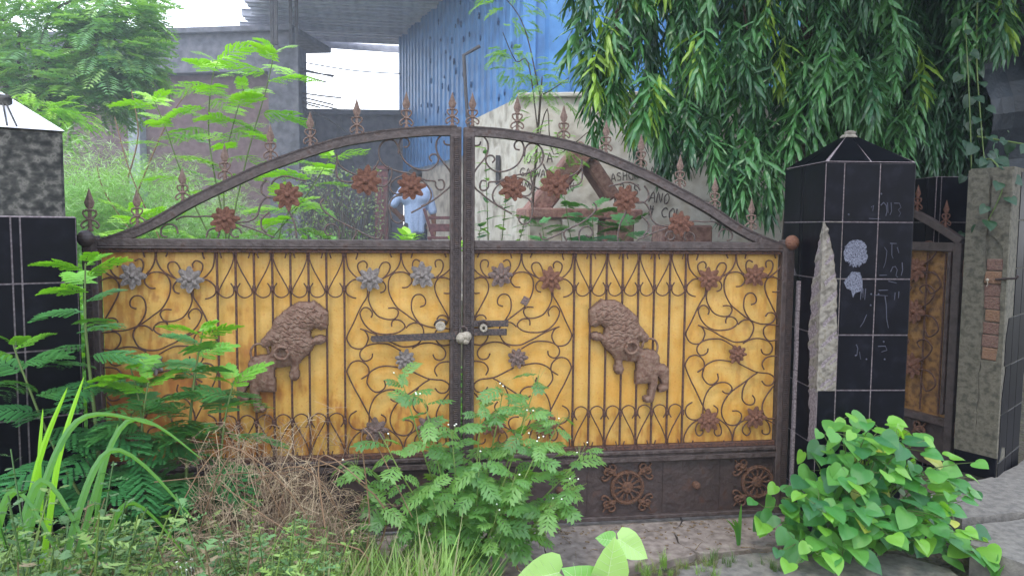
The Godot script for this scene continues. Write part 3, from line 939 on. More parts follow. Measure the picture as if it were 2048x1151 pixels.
func terrain() -> void:
	var nz := noise(0.35, 4, 9)
	var b := MB.new()
	var xs := []
	var zs := []
	var x := -60.0
	while x < 60.0:
		xs.append(x)
		x += 0.22 if absf(x) < 6.0 else 3.0
	var z := -90.0
	while z < 22.0:
		zs.append(z)
		z += 0.22 if z > -8.0 and z < 4.0 else 3.0
	var P := func(i: int, j: int) -> Vector3:
		var px: float = xs[i]
		var pz: float = zs[j]
		var bump := 0.03 * nz.get_noise_2d(px * 3.0, pz * 3.0)
		var flat := smoothstep(-2.2, -1.9, px) * smoothstep(-0.5, -0.2, pz)
		return V(px, ground_y(px, pz) - 0.035 + bump * (1.0 - flat * 0.8), pz)
	var g := []
	for j in zs.size():
		var row := PackedVector3Array()
		for i in xs.size():
			row.append(P.call(i, j))
		g.append(row)
	for j in zs.size() - 1:
		for i in xs.size() - 1:
			b.quad(g[j + 1][i], g[j + 1][i + 1], g[j][i + 1], g[j][i])
	single("ground", b.mesh(), M.soil, "", "", "structure")

func yard() -> void:
	rng.seed = 42
	var b := slab([Vector2(-2.6, -12.0), Vector2(-2.6, -6.2), Vector2(-0.7, -5.6), Vector2(0.5, -5.4), Vector2(1.2, -5.5), Vector2(-0.3, -12.2)], 0.5, 0.815)
	single("yard_floor", b.mesh(), M.yardfloor, "", "", "structure")

func slab(o: Array, y0: float, y1: float) -> MB:        # a slab with an uneven worn edge, seen from above (x, z) in order
	var p := PackedVector2Array()
	for i in o.size():
		var a: Vector2 = o[i]
		var c: Vector2 = o[(i + 1) % o.size()]
		var k := maxi(1, int(a.distance_to(c) / 0.06))
		for j in k:
			var q := a.lerp(c, float(j) / k)
			p.append(q + Vector2(rf(-0.008, 0.008), rf(-0.008, 0.008)))
	var b := MB.new()
	# lay the xy prism down: x -> x, y -> -z, extrusion -> y
	for i in p.size():
		p[i].y = -p[i].y
	b.prism(p, y0, y1, Transform3D(Basis(V(1, 0, 0), V(0, 0, -1), V(0, 1, 0)), Vector3.ZERO))
	return b

func paving() -> void:
	rng.seed = 41
	var b: MB
	for o in [[Vector2(-1.95, -0.25), Vector2(0.28, -0.25), Vector2(0.33, -0.05), Vector2(0.42, 0.15), Vector2(0.4, 0.36), Vector2(0.5, 0.62), Vector2(-0.4, 0.62), Vector2(-1.9, 0.5)],
			[Vector2(0.288, -0.25), Vector2(1.3, -0.25), Vector2(1.27, 0.0), Vector2(1.16, 0.14), Vector2(1.13, 0.3), Vector2(1.18, 0.45), Vector2(0.6, 0.62), Vector2(0.508, 0.62), Vector2(0.409, 0.36), Vector2(0.428, 0.15), Vector2(0.339, -0.05)],
			[Vector2(1.31, -0.25), Vector2(1.88, -0.25), Vector2(1.93, 0.16), Vector2(1.75, 0.4), Vector2(1.19, 0.446), Vector2(1.138, 0.3), Vector2(1.168, 0.14), Vector2(1.278, 0.0)]]:
		b = slab(o, -0.1, 0.004 + rf(-0.002, 0.003))
		single("threshold", b.mesh(), M.concrete, "", "", "structure")
	b = slab([Vector2(1.0, 0.62), Vector2(1.36, 0.5), Vector2(1.7, 0.47), Vector2(2.2, 0.6), Vector2(2.34, 0.78), Vector2(2.3, 1.1), Vector2(2.6, 3.0), Vector2(2.6, 12.0), Vector2(-12.0, 12.0), Vector2(-12.0, 4.2), Vector2(0.2, 2.6)], -0.1, 0.012)
	single("road", b.mesh(), M.concrete2, "", "", "structure")
	b = slab([Vector2(2.5, 0.26), Vector2(2.95, 0.02), Vector2(3.35, -0.1), Vector2(4.4, -0.75), Vector2(6.5, -1.2), Vector2(6.5, 1.4), Vector2(2.62, 1.4), Vector2(2.42, 0.82), Vector2(2.6, 0.6), Vector2(3.4, 0.52), Vector2(3.5, 0.5), Vector2(2.95, 0.48), Vector2(2.62, 0.52)], -0.05, 0.15)
	single("pavement", b.mesh(), M.concrete2, "", "", "structure")
	b = slab([Vector2(2.66, 1.42), Vector2(6.5, 1.42), Vector2(6.5, 4.0), Vector2(2.8, 4.0)], -0.05, 0.135)
	single("pavement", b.mesh(), M.concrete2, "", "", "structure")

# one face of a tiled pillar: tiles as parts of the core, in rows ROWS (heights of the joints, from the top) and columns COLS (distances along the face)
func tile_face(core: Node3D, o: Vector3, along: Vector3, nrm: Vector3, rows: Array, cols: Array, cut: Dictionary, m: Material) -> void:
	for r in rows.size() - 1:
		for c in cols.size() - 1:
			var key := "%d,%d" % [r, c]
			if cut.has(key) and cut[key] == null:
				continue
			var x0: float = cols[c] + 0.0034
			var x1: float = cols[c + 1] - 0.0034
			var y1: float = rows[r] - 0.0034
			var y0: float = rows[r + 1] + 0.0034
			var b := MB.new()
			var ba := Basis(along, Vector3.UP, nrm)
			if cut.has(key):
				var pl := PackedVector2Array()
				for q in cut[key]:
					pl.append(Vector2(lerpf(x0, x1, q.x), lerpf(y0, y1, q.y)))
				b.prism(pl, -0.004, 0.0045, Transform3D(ba, o))
			else:
				var tilt := ba * Basis(Vector3(rf(-1, 1), rf(-1, 1), 0).normalized(), rf(0.0, 0.006))
				b.cbox(o + along * (x0 + x1) * 0.5 + Vector3.UP * (y0 + y1) * 0.5 + nrm * -0.001, V(x1 - x0, y1 - y0, 0.011), 0.0015, tilt)
			part(core, "tile", b.mesh(), m)

# outline of a broken tile in its own unit square: what is left beside an edge that wanders through XS from the top down
func worn_edge(xs: PackedFloat32Array, n: int, jag: float, right_part: bool) -> Array:
	var o := []
	for i in n + 1:
		var u := float(i) / n
		var f := u * (xs.size() - 1)
		var k := mini(int(f), xs.size() - 2)
		o.append(Vector2(clampf(lerpf(xs[k], xs[k + 1], f - k) + rf(-jag, jag), 0.02, 0.98), 1.0 - u))
	if right_part:
		o.append(Vector2(1, 0)); o.append(Vector2(1, 1))
	else:
		o.append(Vector2(0, 0)); o.append(Vector2(0, 1))
	return o

func pillar_right() -> void:
	rng.seed = 77
	var fl := V(1.886, 0, 0.31)
	var al := V(0.9945, 0, 0.105).normalized()
	var nr := V(-al.z, 0, al.x)
	var W := 0.482
	var Dp := 0.53
	var t := thing("gate_pillar", "black tiled gate pillar right of the gate, with pyramid cap and a torn strip of bare plaster", "pillar", fl + al * W * 0.5 - nr * Dp * 0.5, "tiled pillars of the entrance")
	var ce := fl + al * W * 0.5 - nr * Dp * 0.5
	var ba := Basis(al, Vector3.UP, nr)
	var b := MB.new()
	b.cbox(ce + V(0, 1.005, 0), V(W, 2.03, Dp), 0.004, ba)
	var core := part(t, "core", b.mesh(), M.grout)
	var rows := [2.022, 1.712, 1.411, 1.111, 0.812, 0.512, 0.212, 0.0]
	var cut := {
		"1,0": worn_edge(PackedFloat32Array([0.06, 0.3, 0.42, 0.6, 0.64, 0.78]), 16, 0.07, true),
		"2,0": worn_edge(PackedFloat32Array([0.84, 0.9, 0.88, 0.95, 0.95]), 14, 0.045, true),
		"3,0": null,
	}
	tile_face(core, fl, al, nr, rows, [0.0, 0.1, 0.292, W], cut, M.tile)
	# the side turned to the gate
	var cut2 := {
		"1,0": [Vector2(0.0, 1), Vector2(1, 1), Vector2(1, 0.0), Vector2(0.9, 0.02), Vector2(0.7, 0.2), Vector2(0.2, 0.34), Vector2(0.0, 0.55)],
		"1,2": worn_edge(PackedFloat32Array([0.97, 0.85, 0.76, 0.66, 0.6]), 14, 0.05, false),
		"2,2": worn_edge(PackedFloat32Array([0.58, 0.5, 0.54, 0.46]), 14, 0.05, false),
		"3,2": worn_edge(PackedFloat32Array([0.46, 0.52, 0.6, 0.56]), 14, 0.05, false),
		"4,2": worn_edge(PackedFloat32Array([0.6, 0.66, 0.62]), 14, 0.05, false),
	}
	tile_face(core, fl - nr * Dp, nr, -al, rows, [0.0, 0.235, 0.275, Dp], cut2, M.tile)
	tile_face(core, fl + al * W - nr * 0.0, -nr, al, rows, [0.0, 0.24, Dp], {}, M.tile)
	# bare plaster where the tiles have come away
	b = MB.new()
	var cols := 7
	var rowsn := 46
	var P := func(i: int, k: int) -> Vector3:
		var y := lerpf(1.712, 0.8, float(i) / rowsn)
		var lump := 0.0035 * sin(i * 1.7 + k * 2.1) * sin(i * 0.6 + k)
		var edge: Vector3 = fl + V(0, y, 0)
		if k <= 3:
			return edge - nr * (0.15 * (3 - k) / 3.0) + (al * (-1.0) * (-0.0005 + lump) if k < 3 else (nr - al) * (0.004 + lump))
		return edge + al * (0.1 * (k - 3) / 4.0) + nr * (0.001 + lump)
	for i in rowsn:
		for k in cols:
			b.quad(P.call(i + 1, k), P.call(i + 1, k + 1), P.call(i, k + 1), P.call(i, k))
	part(t, "bare_plaster", b.mesh(), M.plaster)
	b = MB.new()
	for k in 8:
		var y0 := 0.02 + 0.17 * k
		b.cbox(fl - nr * (Dp - 0.262 + rf(-0.003, 0.003)) - al * 0.008 + V(0, y0 + 0.085, 0), V(0.034, 0.1695, 0.02), 0.004, Basis(nr, Vector3.UP, -al))
	part(t, "edge_strip", b.mesh(), M.grout)
	# the pyramid cap
	b = MB.new()
	var ap := ce + V(0, 2.205, 0)
	var co := []
	for q in [[-1, -1], [1, -1], [1, 1], [-1, 1]]:
		co.append(ce + al * W * 0.502 * q[0] + nr * Dp * 0.502 * q[1] + V(0, 2.026, 0))
	for i in 4:
		b.quad(co[i], co[(i + 1) % 4], ap + (co[(i + 1) % 4] - ap) * 0.14, ap + (co[i] - ap) * 0.14)
	part(t, "cap_bed", b.mesh(), M.grout)
	for i in 4:
		for k in 2:
			b = MB.new()
			var a: Vector3 = co[i]
			var c: Vector3 = co[(i + 1) % 4]
			var m0 := a.lerp(c, 0.5 * k + (0.03 if k == 0 else 0.012))
			var m1 := a.lerp(c, 0.5 * k + (0.47 if k == 1 else 0.488))
			var nn: Vector3 = (a - ap).cross(c - ap).normalized()
			if nn.y < 0.0: nn = -nn
			var up := nn * 0.004
			var q := [m0.lerp(ap, 0.02) + up, m1.lerp(ap, 0.02) + up, m1.lerp(ap, 0.84) + up, m0.lerp(ap, 0.84) + up]
			b.quad(q[0], q[1], q[2], q[3]); b.quad(q[3], q[2], q[1], q[0])
			for e in 4:
				b.quad(q[e] - up, q[(e + 1) % 4] - up, q[(e + 1) % 4], q[e])
			part(t, "cap_tile", b.mesh(), M.tile)
	b = MB.new()
	b.cbox(ap + V(0, -0.02, 0), V(0.075, 0.03, 0.075), 0.012, ba)
	b.ball(ap + V(0.01, 0.004, 0), V(0.034, 0.014, 0.03), 7, 5)
	part(t, "cap_tip", b.mesh(), M.plaster)
	# remains of a round poster and of chalk writing
	b = MB.new()
	var disc := PackedVector2Array()
	for i in 90:
		var a := TAU * i / 90
		var r := 0.066 + rf(-0.002, 0.002) + (rf(-0.012, 0.002) if (a > 3.6 and a < 5.4) or a < 0.5 else 0.0)
		disc.append(Vector2(0.178 + r * cos(a), 1.545 + r * 1.12 * sin(a)))
	var xf := Transform3D(ba, fl)
	b.prism(disc, 0.004, 0.0052, xf)
	part(t, "poster_remnant", b.mesh(), M.oldpaper)
	b = MB.new()
	b.prism(PackedVector2Array([Vector2(0.118, 1.395), Vector2(0.135, 1.36), Vector2(0.16, 1.35), Vector2(0.172, 1.31), Vector2(0.182, 1.335), Vector2(0.21, 1.345), Vector2(0.222, 1.335), Vector2(0.22, 1.4), Vector2(0.205, 1.445), Vector2(0.16, 1.45), Vector2(0.142, 1.425)]), 0.004, 0.0052, xf)
	part(t, "poster_remnant", b.mesh(), M.oldpaper)
	var st := MB.new()
	var S := func(a: Array, r: float) -> void:
		var p := PackedVector3Array()
		for i in range(0, a.size(), 2):
			p.append(xf * V(a[i], a[i + 1], 0.0046))
		st.tube(p, r, r * 0.6, 4)
	for a in [[0.30, 1.80, 0.315, 1.815, 0.33, 1.8, 0.335, 1.77, 0.33, 1.745], [0.355, 1.815, 0.36, 1.77, 0.352, 1.75], [0.372, 1.812, 0.4, 1.812, 0.41, 1.79, 0.395, 1.778, 0.41, 1.76, 0.4, 1.742], [0.335, 1.815, 0.342, 1.76],
			[0.33, 1.58, 0.345, 1.56, 0.34, 1.5, 0.33, 1.47], [0.36, 1.6, 0.395, 1.6], [0.37, 1.6, 0.372, 1.54, 0.38, 1.52], [0.4, 1.58, 0.41, 1.55],
			[0.37, 1.45, 0.38, 1.475, 0.395, 1.478, 0.405, 1.46, 0.4, 1.43, 0.41, 1.42], [0.43, 1.5, 0.435, 1.46, 0.428, 1.43], [0.31, 1.43, 0.35, 1.432],
			[0.31, 1.35, 0.36, 1.352], [0.345, 1.32, 0.355, 1.27, 0.36, 1.2, 0.372, 1.15], [0.25, 1.22, 0.235, 1.18, 0.218, 1.155], [0.285, 1.325, 0.36, 1.322], [0.215, 1.36, 0.213, 1.3], [0.225, 1.36, 0.226, 1.31], [0.238, 1.36, 0.236, 1.3], [0.4, 1.34, 0.398, 1.3], [0.42, 1.345, 0.419, 1.31],
			[0.2, 1.06, 0.21, 1.04, 0.206, 1.0], [0.32, 1.05, 0.36, 1.052, 0.37, 1.03, 0.34, 1.02], [0.22, 1.02, 0.228, 0.98], [0.36, 1.4, 0.405, 1.39], [0.25, 1.79, 0.262, 1.8, 0.258, 1.77], [0.24, 1.73, 0.3, 1.728]]:
		S.call(a, rf(0.0016, 0.0032))
	for q in [[0.27, 1.33], [0.31, 1.33], [0.27, 1.27], [0.26, 0.98], [0.2, 1.0], [0.35, 1.075], [0.36, 0.98], [0.3, 1.86], [0.13, 1.75], [0.12, 1.58]]:
		st.ball(xf * V(q[0], q[1], 0.0045), V(0.006, 0.006, 0.0015), 6, 4)
	part(t, "chalk_marks", st.mesh(), M.chalk)

func pillar_left() -> void:
	rng.seed = 78
	var rt := V(-1.782, 0, 0.345)
	var al := V(-0.9, 0, 0.436).normalized()       # along the face, away from the gate
	var nr := V(0.436, 0, 0.9).normalized()
	var W := 0.52
	var Dp := 0.45
	var ce := rt + al * W * 0.5 - nr * Dp * 0.5
	var t := thing("gate_pillar", "gate pillar left of the gate, black tiles below and mossy bare cement above", "pillar", ce, "tiled pillars of the entrance")
	var ba := Basis(-al, Vector3.UP, nr)
	var b := MB.new()
	b.cbox(ce + V(0, 0.84, 0), V(W, 1.72, Dp), 0.004, ba)
	var core := part(t, "core", b.mesh(), M.grout)
	b = MB.new()
	b.cbox(ce + V(0, 1.88, 0) - nr * 0.012 + al * 0.012, V(W - 0.05, 0.4, Dp - 0.05), 0.012, ba)
	part(t, "bare_top", b.mesh(), M.mosscement)
	var rows := [1.697, 1.403, 1.1, 0.797, 0.5, 0.2, 0.0]
	tile_face(core, rt + al * W, -al, nr, rows, [0.0, W - 0.465, W - 0.25, W - 0.215, W], {}, M.tile)
	tile_face(core, rt, -nr, -al, rows, [0.0, 0.225, Dp], {"0,0": [Vector2(0.12, 1), Vector2(1, 1), Vector2(1, 0), Vector2(0.1, 0), Vector2(0.2, 0.4)]}, M.tile)
	# low pale pyramid cap with a dark finial
	b = MB.new()
	var ap := ce + V(0, 2.26, 0)
	var co := []
	for q in [[-1, -1], [1, -1], [1, 1], [-1, 1]]:
		co.append(ce - al * (W - 0.035) * 0.5 * q[0] + nr * (Dp - 0.03) * 0.5 * q[1] + V(0, 2.083, 0) - nr * 0.012 + al * 0.012)
	for i in 4:
		b.tri(co[i], co[(i + 1) % 4], ap)
	b.quad(co[3], co[2], co[1], co[0])
	part(t, "cap", b.mesh(), M.whitecap)
	b = MB.new()
	b.cbox(ce + V(0, 2.21, 0) + nr * 0.02 + al * 0.02, V(0.12, 0.06, 0.12), 0.014, ba)
	part(t, "cap_tip", b.mesh(), M.mosscement)
	b = MB.new()
	for d in [0.0, 0.035]:
		var f: Vector3 = ce + nr * (Dp - 0.03) * 0.5 + al * (0.0 + d - 0.05)
		b.tube(pv([f + V(0, 2.09, 0.004), ap.lerp(f + V(0, 2.083, 0), 0.3) + V(0, 0.004, 0.004)]), 0.004, 0.004, 5)
	part(t, "cap_joint", b.mesh(), M.mosscement)

func pillar_behind() -> void:
	rng.seed = 79
	var fl := V(3.352, 0, -0.78)
	var al := V(0.99, 0, 0.12).normalized()
	var nr := V(-al.z, 0, al.x)
	var W := 0.34
	var ce := fl + al * W * 0.5 - nr * 0.15
	var t := thing("tiled_pillar", "slim black tiled pillar behind the small side gate", "pillar", ce, "tiled pillars of the entrance")
	var b := MB.new()
	b.cbox(ce + V(0, 1.02, 0), V(W, 2.05, 0.3), 0.004, Basis(al, Vector3.UP, nr))
	var core := part(t, "core", b.mesh(), M.grout)
	var rows := [2.045, 1.73, 1.43, 1.13, 0.83, 0.53, 0.23, 0.0]
	tile_face(core, fl, al, nr, rows, [0.0, 0.035, 0.235, W], {}, M.tile)
	tile_face(core, fl - nr * 0.3, nr, -al, rows, [0.0, 0.2, 0.3], {}, M.tile)

func pillar_brick() -> void:
	rng.seed = 80
	var co := V(3.33, 0, -0.075)
	var al := V(0.8, 0, -0.6).normalized()          # along the face turned to the road
	var lt := V(-0.36, 0, -0.93).normalized()       # along the face turned to the gate
	var H := 2.06
	var t := thing("broken_pillar", "bare cement pillar at the right edge, its plaster fallen away to show red bricks", "pillar", co + al * 0.25 + lt * 0.13)
	var nl := V(-lt.z, 0, lt.x)
	if nl.x > 0.0: nl = -nl
	var na := V(-al.z, 0, al.x)
	if na.z < 0.0: na = -na
	var b := MB.new()
	var p := PackedVector2Array([Vector2(co.x, -co.z), Vector2(co.x + al.x * 0.55, -co.z - al.z * 0.55), Vector2(co.x + al.x * 0.55 + lt.x * 0.26, -co.z - (al.z * 0.55 + lt.z * 0.26)), Vector2(co.x + lt.x * 0.26, -co.z - lt.z * 0.26)])
	b.prism(p, 0.0, H, Transform3D(Basis(V(1, 0, 0), V(0, 0, -1), V(0, 1, 0)), Vector3.ZERO))
	var core := part(t, "core", b.mesh(), M.oldcement)
	# plaster left standing on the gate-side face: two strips and patches about a bare column of brick
	var xf := Transform3D(Basis(-lt, Vector3.UP, nl), co + lt * 0.26)
	b = MB.new()
	var e := PackedVector2Array()
	for i in 25:
		e.append(Vector2(0.13 + rf(-0.008, 0.008), 0.27 + 1.72 * i / 24.0))
	e.append(Vector2(0.1, 2.05)); e.append(Vector2(0.0, 2.05)); e.append(Vector2(0.0, 0.27))
	b.prism(e, 0.0, 0.022, xf)
	e = PackedVector2Array()
	for i in 13:
		e.append(Vector2(0.13 + rf(-0.01, 0.012), 0.27 + 0.05 * i))
	for i in 8:
		e.append(Vector2(0.232 + rf(-0.008, 0.01), 0.87 + 0.1 * i))
	e.append(Vector2(0.19, 1.62)); e.append(Vector2(0.14, 1.66)); e.append(Vector2(0.15, 2.04)); e.append(Vector2(0.262, 2.04)); e.append(Vector2(0.262, 0.27))
	e.reverse()
	b.prism(e, 0.0, 0.018, xf)
	part(t, "plaster", b.mesh(), M.oldcement)
	var y := 0.875
	var k := 0
	while y < 1.5:
		b = MB.new()
		var w := rf(0.092, 0.122)
		b.cbox(xf * V(0.181 + rf(-0.008, 0.008), y + 0.036, -0.004 + rf(-0.006, 0.006)), V(w, 0.0755 + rf(-0.004, 0.002), 0.03), 0.005, xf.basis * Basis(Vector3.BACK, rf(-0.04, 0.04)))
		part(t, "brick", b.mesh(), M.brick if (k % 3) else M.brick2)
		y += 0.079
		k += 1
	# black skirting tiles
	b = MB.new()
	b.cbox(co + lt * 0.13 + nl * 0.008 + V(0, 0.2, 0), V(0.258, 0.14, 0.02), 0.002, xf.basis)
	part(core, "skirting_tile", b.mesh(), M.tile)
	var xa := Basis(al, Vector3.UP, na)
	tile_face(core, co, al, na, [2.04, 1.74, 1.44, 1.14, 0.84, 0.54, 0.24, 0.1], [0.004, 0.18, 0.36, 0.55], {"2,0": null, "1,0": null, "0,0": null, "3,0": [Vector2(0.4, 1), Vector2(1, 1), Vector2(1, 0), Vector2(0.1, 0), Vector2(0.1, 0.6)], "4,0": [Vector2(0.0, 0.3), Vector2(0.35, 1), Vector2(1, 1), Vector2(1, 0), Vector2(0, 0)], "5,0": [Vector2(0.0, 1), Vector2(1, 1), Vector2(1, 0.2), Vector2(0.4, 0.3), Vector2(0.2, 0.05), Vector2(0, 0)]}, M.tile)
	b = MB.new()
	b.tube(pv([xf * V(0.2, 1.375, 0.02), xf * V(0.255, 1.383, 0.03), xf * V(0.33, 1.39, 0.05), xf * V(0.345, 1.41, 0.05)]), 0.008, 0.008, 6)
	part(t, "iron_hook", b.mesh(), M.bar)
	b = MB.new()
	b.ball(xf * V(0.155, 1.37, 0.03), V(0.01, 0.01, 0.01), 8, 6)
	b.tube(pv([xf * V(0.155, 1.365, 0.03), xf * V(0.16, 1.345, 0.032), xf * V(0.152, 1.33, 0.03)]), 0.003, 0.002, 5)
	part(t, "white_insulator", b.mesh(), M.pale)

func side_gate() -> void:
	var p0 := V(3.13, 0, -1.42)
	var p1 := V(3.345, 0, -0.47)
	var al := (p1 - p0).normalized()
	var W := p0.distance_to(p1)
	var nr := V(-al.z, 0, al.x)
	if nr.x > 0.0: nr = -nr
	var ba := Basis(al, Vector3.UP, nr)
	if ba.determinant() < 0.0:
		ba = Basis(-al, Vector3.UP, nr)
		p0 = p1
	var xf := Transform3D(ba, p0)
	var hin := ba.x.dot(al) > 0.0
	var t := thing("side_gate", "narrow yellow side gate standing between the right pillar and the broken pillar", "gate", V(3.24, 0, -0.95))
	var X := func(x: float) -> float: return x if hin else W - x
	var part_ := func(called: String, b: MB, m: Material) -> void:
		part(t, called, b.mesh(), m)
	var B := func(x: float, y: float, z: float, sx: float, sy: float, sz: float, ch: float) -> MB:
		var b := MB.new()
		b.cbox(xf * V(X.call(x), y, z), V(sx, sy, sz), ch, ba)
		return b
	part_.call("stile", B.call(W - 0.035, 0.82, 0, 0.06, 1.54, 0.05, 0.004), M.iron)
	part_.call("stile", B.call(W - 0.09, 0.98, 0.004, 0.024, 1.1, 0.05, 0.004), M.iron3)
	part_.call("stile", B.call(0.035, 0.82, 0, 0.06, 1.54, 0.05, 0.004), M.iron)
	part_.call("top_rail", B.call(W * 0.5, 1.562, 0, W - 0.13, 0.06, 0.05, 0.004), M.iron)
	part_.call("bottom_rail", B.call(W * 0.5, 0.375, 0, W - 0.13, 0.05, 0.05, 0.004), M.iron3)
	part_.call("kick_plate", B.call(W * 0.5, 0.2, -0.012, W - 0.13, 0.3, 0.006, 0.0), M.kick)
	part_.call("yellow_sheet", B.call(W * 0.5, 0.965, -0.03, W - 0.14, 1.14, 0.003, 0.0), M.dullyellow)
	var b := MB.new()
	for i in 8:
		var u := i / 7.0
		var v := (i + 1) / 7.0
		if i == 7: break
		var q0 := V(X.call(lerpf(0.1, W - 0.02, u)), 1.6 + 0.3 * cos(u * PI * 0.5), 0)
		var q1 := V(X.call(lerpf(0.1, W - 0.02, v)), 1.6 + 0.3 * cos(v * PI * 0.5), 0)
		var d := (q1 - q0)
		b.cbox(xf * ((q0 + q1) * 0.5), V(d.length() + 0.01, 0.05, 0.046), 0.003, ba * Basis(Vector3.BACK, atan2(d.y, d.x)))
	part_.call("arch_bar", b, M.iron)
	var spm := spearhead()
	for x in [W - 0.62, W - 0.15, W - 0.38]:
		var f := part(t, "spearhead", spm, M.rust)
		f.position += xf * V(X.call(x), 1.6 + 0.3 * cos((x - 0.1) / (W - 0.12) * PI * 0.5) + 0.02, 0)
		f.basis = ba
	for y in [1.4, 1.1, 0.72]:
		var cx: float = X.call(W - 0.36)
		var f := part(t, "rosette", rosette(0.09, 500 + int(y * 10), 9).mesh(), M.rust2)
		f.position += xf * V(cx, y, 0.006)
		f.basis = ba
		for s in [-1.0, 1.0]:
			b = MB.new()
			var q := PackedVector3Array()
			for r in [[0.02, 0.02], [0.1, 0.09], [0.13, 0.17], [0.08, 0.22], [0.03, 0.19], [0.05, 0.15]]:
				q.append(xf * V(cx + s * r[0] * 1.2, y + r[1] * 0.9, 0.004))
			b.tube(smooth(q), 0.006, 0.006, 6)
			part_.call("scroll", b, M.rod)
			b = MB.new()
			q = PackedVector3Array()
			for r in [[0.03, -0.02], [0.15, -0.02], [0.2, -0.1], [0.13, -0.16], [0.09, -0.11]]:
				q.append(xf * V(cx + s * r[0], y + r[1], 0.004))
			b.tube(smooth(q), 0.006, 0.006, 6)
			part_.call("scroll", b, M.rod)
	for k in 6:
		b = MB.new()
		b.cbox(xf * V(X.call(0.12 + (W - 0.26) * k / 5.0), 0.97, -0.006), V(0.011, 1.1, 0.011), 0.002, ba)
		part_.call("bar", b, M.rod)
	for y in [1.42, 0.34]:
		b = MB.new()
		b.tube(pv([xf * V(X.call(W + 0.012), y - 0.05, 0), xf * V(X.call(W + 0.012), y + 0.06, 0)]), 0.014, 0.014, 8)
		part_.call("hinge", b, M.rust3)
	b = corner_leaf(0, 0, 0, 1, 1, false)
	var f := part(t, "corner_ornament", b.mesh(), M.rust3)
	f.position += xf * V(X.call(W - 0.4), 0.16, 0)
	f.basis = ba * Basis.from_scale(V(1.3, 1.3, 1.3))

# ---------------------------------------------------------------- what stands behind the gate
func ribbed_sheet(o: Vector3, al: Vector3, up: Vector3, nr: Vector3, w: float, h: float, n: int, d: float) -> MB:      # a profiled metal sheet with N ribs that run along UP
	var b := MB.new()
	var pr := PackedVector2Array()
	var p := w / n
	for i in n:
		pr.append(Vector2(p * i, 0.0)); pr.append(Vector2(p * (i + 0.34), 0.0)); pr.append(Vector2(p * (i + 0.44), d)); pr.append(Vector2(p * (i + 0.9), d))
	pr.append(Vector2(w, 0.0))
	for i in pr.size() - 1:
		var a := o + al * pr[i].x + nr * pr[i].y
		var c := o + al * pr[i + 1].x + nr * pr[i + 1].y
		b.quad(a, c, c + up * h, a + up * h)
		var k := nr * -0.002
		b.quad(a + up * h + k, c + up * h + k, c + k, a + k)
	return b

func blue_building() -> void:
	rng.seed = 5
	var a := V(1.269, 0, -5.42)
	var c := V(-0.288, 0, -12.25)
	var al := (c - a).normalized()
	var nr := V(-al.z, 0, al.x)
	if nr.x > 0.0: nr = -nr
	var L := a.distance_to(c)
	var t := thing("blue_shed", "tall shed clad in blue profiled metal sheets above a beige plastered base", "building", (a + c) * 0.5)
	var n := 7
	for i in n:
		var s := ribbed_sheet(a + al * (L / n * i + 0.002) + V(0, 2.78, 0) + nr * (0.006 * (i % 2)), al, Vector3.UP, nr, L / n + 0.02, 4.4, 4, 0.022)
		part(t, "cladding_sheet", s.mesh(), M.bluesheet)
	var r := V(1, 0, 0.18).normalized()
	var nf := V(-0.18, 0, 1).normalized()
	for i in 4:
		var s := ribbed_sheet(a + r * (1.1 * i) + V(0, 2.78, 0) + nf * 0.03, r, Vector3.UP, nf, 1.1, 4.4, 2, 0.04)
		part(t, "cladding_sheet", s.mesh(), M.bluesheet)
	var b := MB.new()
	b.cbox(a + V(0, 4.98, 0) + nf * 0.05, V(0.16, 4.4, 0.12), 0.01, Basis(r, Vector3.UP, nf))
	part(t, "corner_flashing", b.mesh(), M.bluesheet)
	b = MB.new()
	b.box((a + c) * 0.5 - nr * 0.22 + V(0, 1.4, 0), V(L - 0.1, 2.84, 0.3), Basis(al, Vector3.UP, al.cross(Vector3.UP)))
	part(t, "plastered_base", b.mesh(), M.beige)
	b = MB.new()
	b.box(a + r * 2.4 - nf * 0.3 + V(0, 1.4, 0), V(4.6, 2.84, 0.3), Basis(r, Vector3.UP, nf))
	part(t, "plastered_base", b.mesh(), M.beige)
	b = MB.new()
	for i in 46:
		var q := rf(0.02, 0.75) * L
		b.ball(a + al * q + V(0, rf(3.0, 5.2), 0) + nr * 0.03, V(0.014, rf(0.025, 0.06), rf(0.02, 0.045)), 6, 4)
	part(t, "dents", b.mesh(), M.bluedark, null, "stuff")
	# the canopy that springs from it
	var t2 := thing("canopy_roof", "grey profiled metal canopy seen from below beside the blue shed", "roof", V(-1.5, 5.4, -9.5))
	for i in 7:
		var z1 := -12.9 + 1.05 * i
		var xl := lerpf(-3.39, -2.2, i / 5.0)
		var xr := lerpf(-0.2, 1.3, i / 6.5)
		var y := 5.62 - 0.03 * i
		var s := ribbed_sheet(V(xl, y, z1 + 1.07), V(0, 0.03, -1).normalized(), V(1, 0, 0), V(0, -1, 0), 1.1, xr - xl + 0.3, 4, 0.1)
		part(t2, "roof_sheet", s.mesh(), M.greysheet)
		b = MB.new()
		b.cbox(V((xl + xr) * 0.5, y - 0.1, z1 + 0.3), V(xr - xl, 0.07, 0.05), 0.004)
		part(t2, "purlin", b.mesh(), M.greysheet)
	b = MB.new()
	b.cbox(V(-1.8, 5.5, -12.95), V(3.3, 0.14, 0.05), 0.004, Basis(Vector3.UP, 0.12))
	part(t2, "gutter", b.mesh(), M.greysheet)
	for q in [V(-2.2, 0, -8.15), V(-2.12, 0, -8.0), V(-1.9, 0, -8.62), V(-1.99, 0, -8.62)]:
		b = MB.new()
		b.cbox(q + V(0, 4.8, 0), V(0.05, 0.9, 0.05), 0.004)
		part(t2, "post", b.mesh(), M.darksteel)

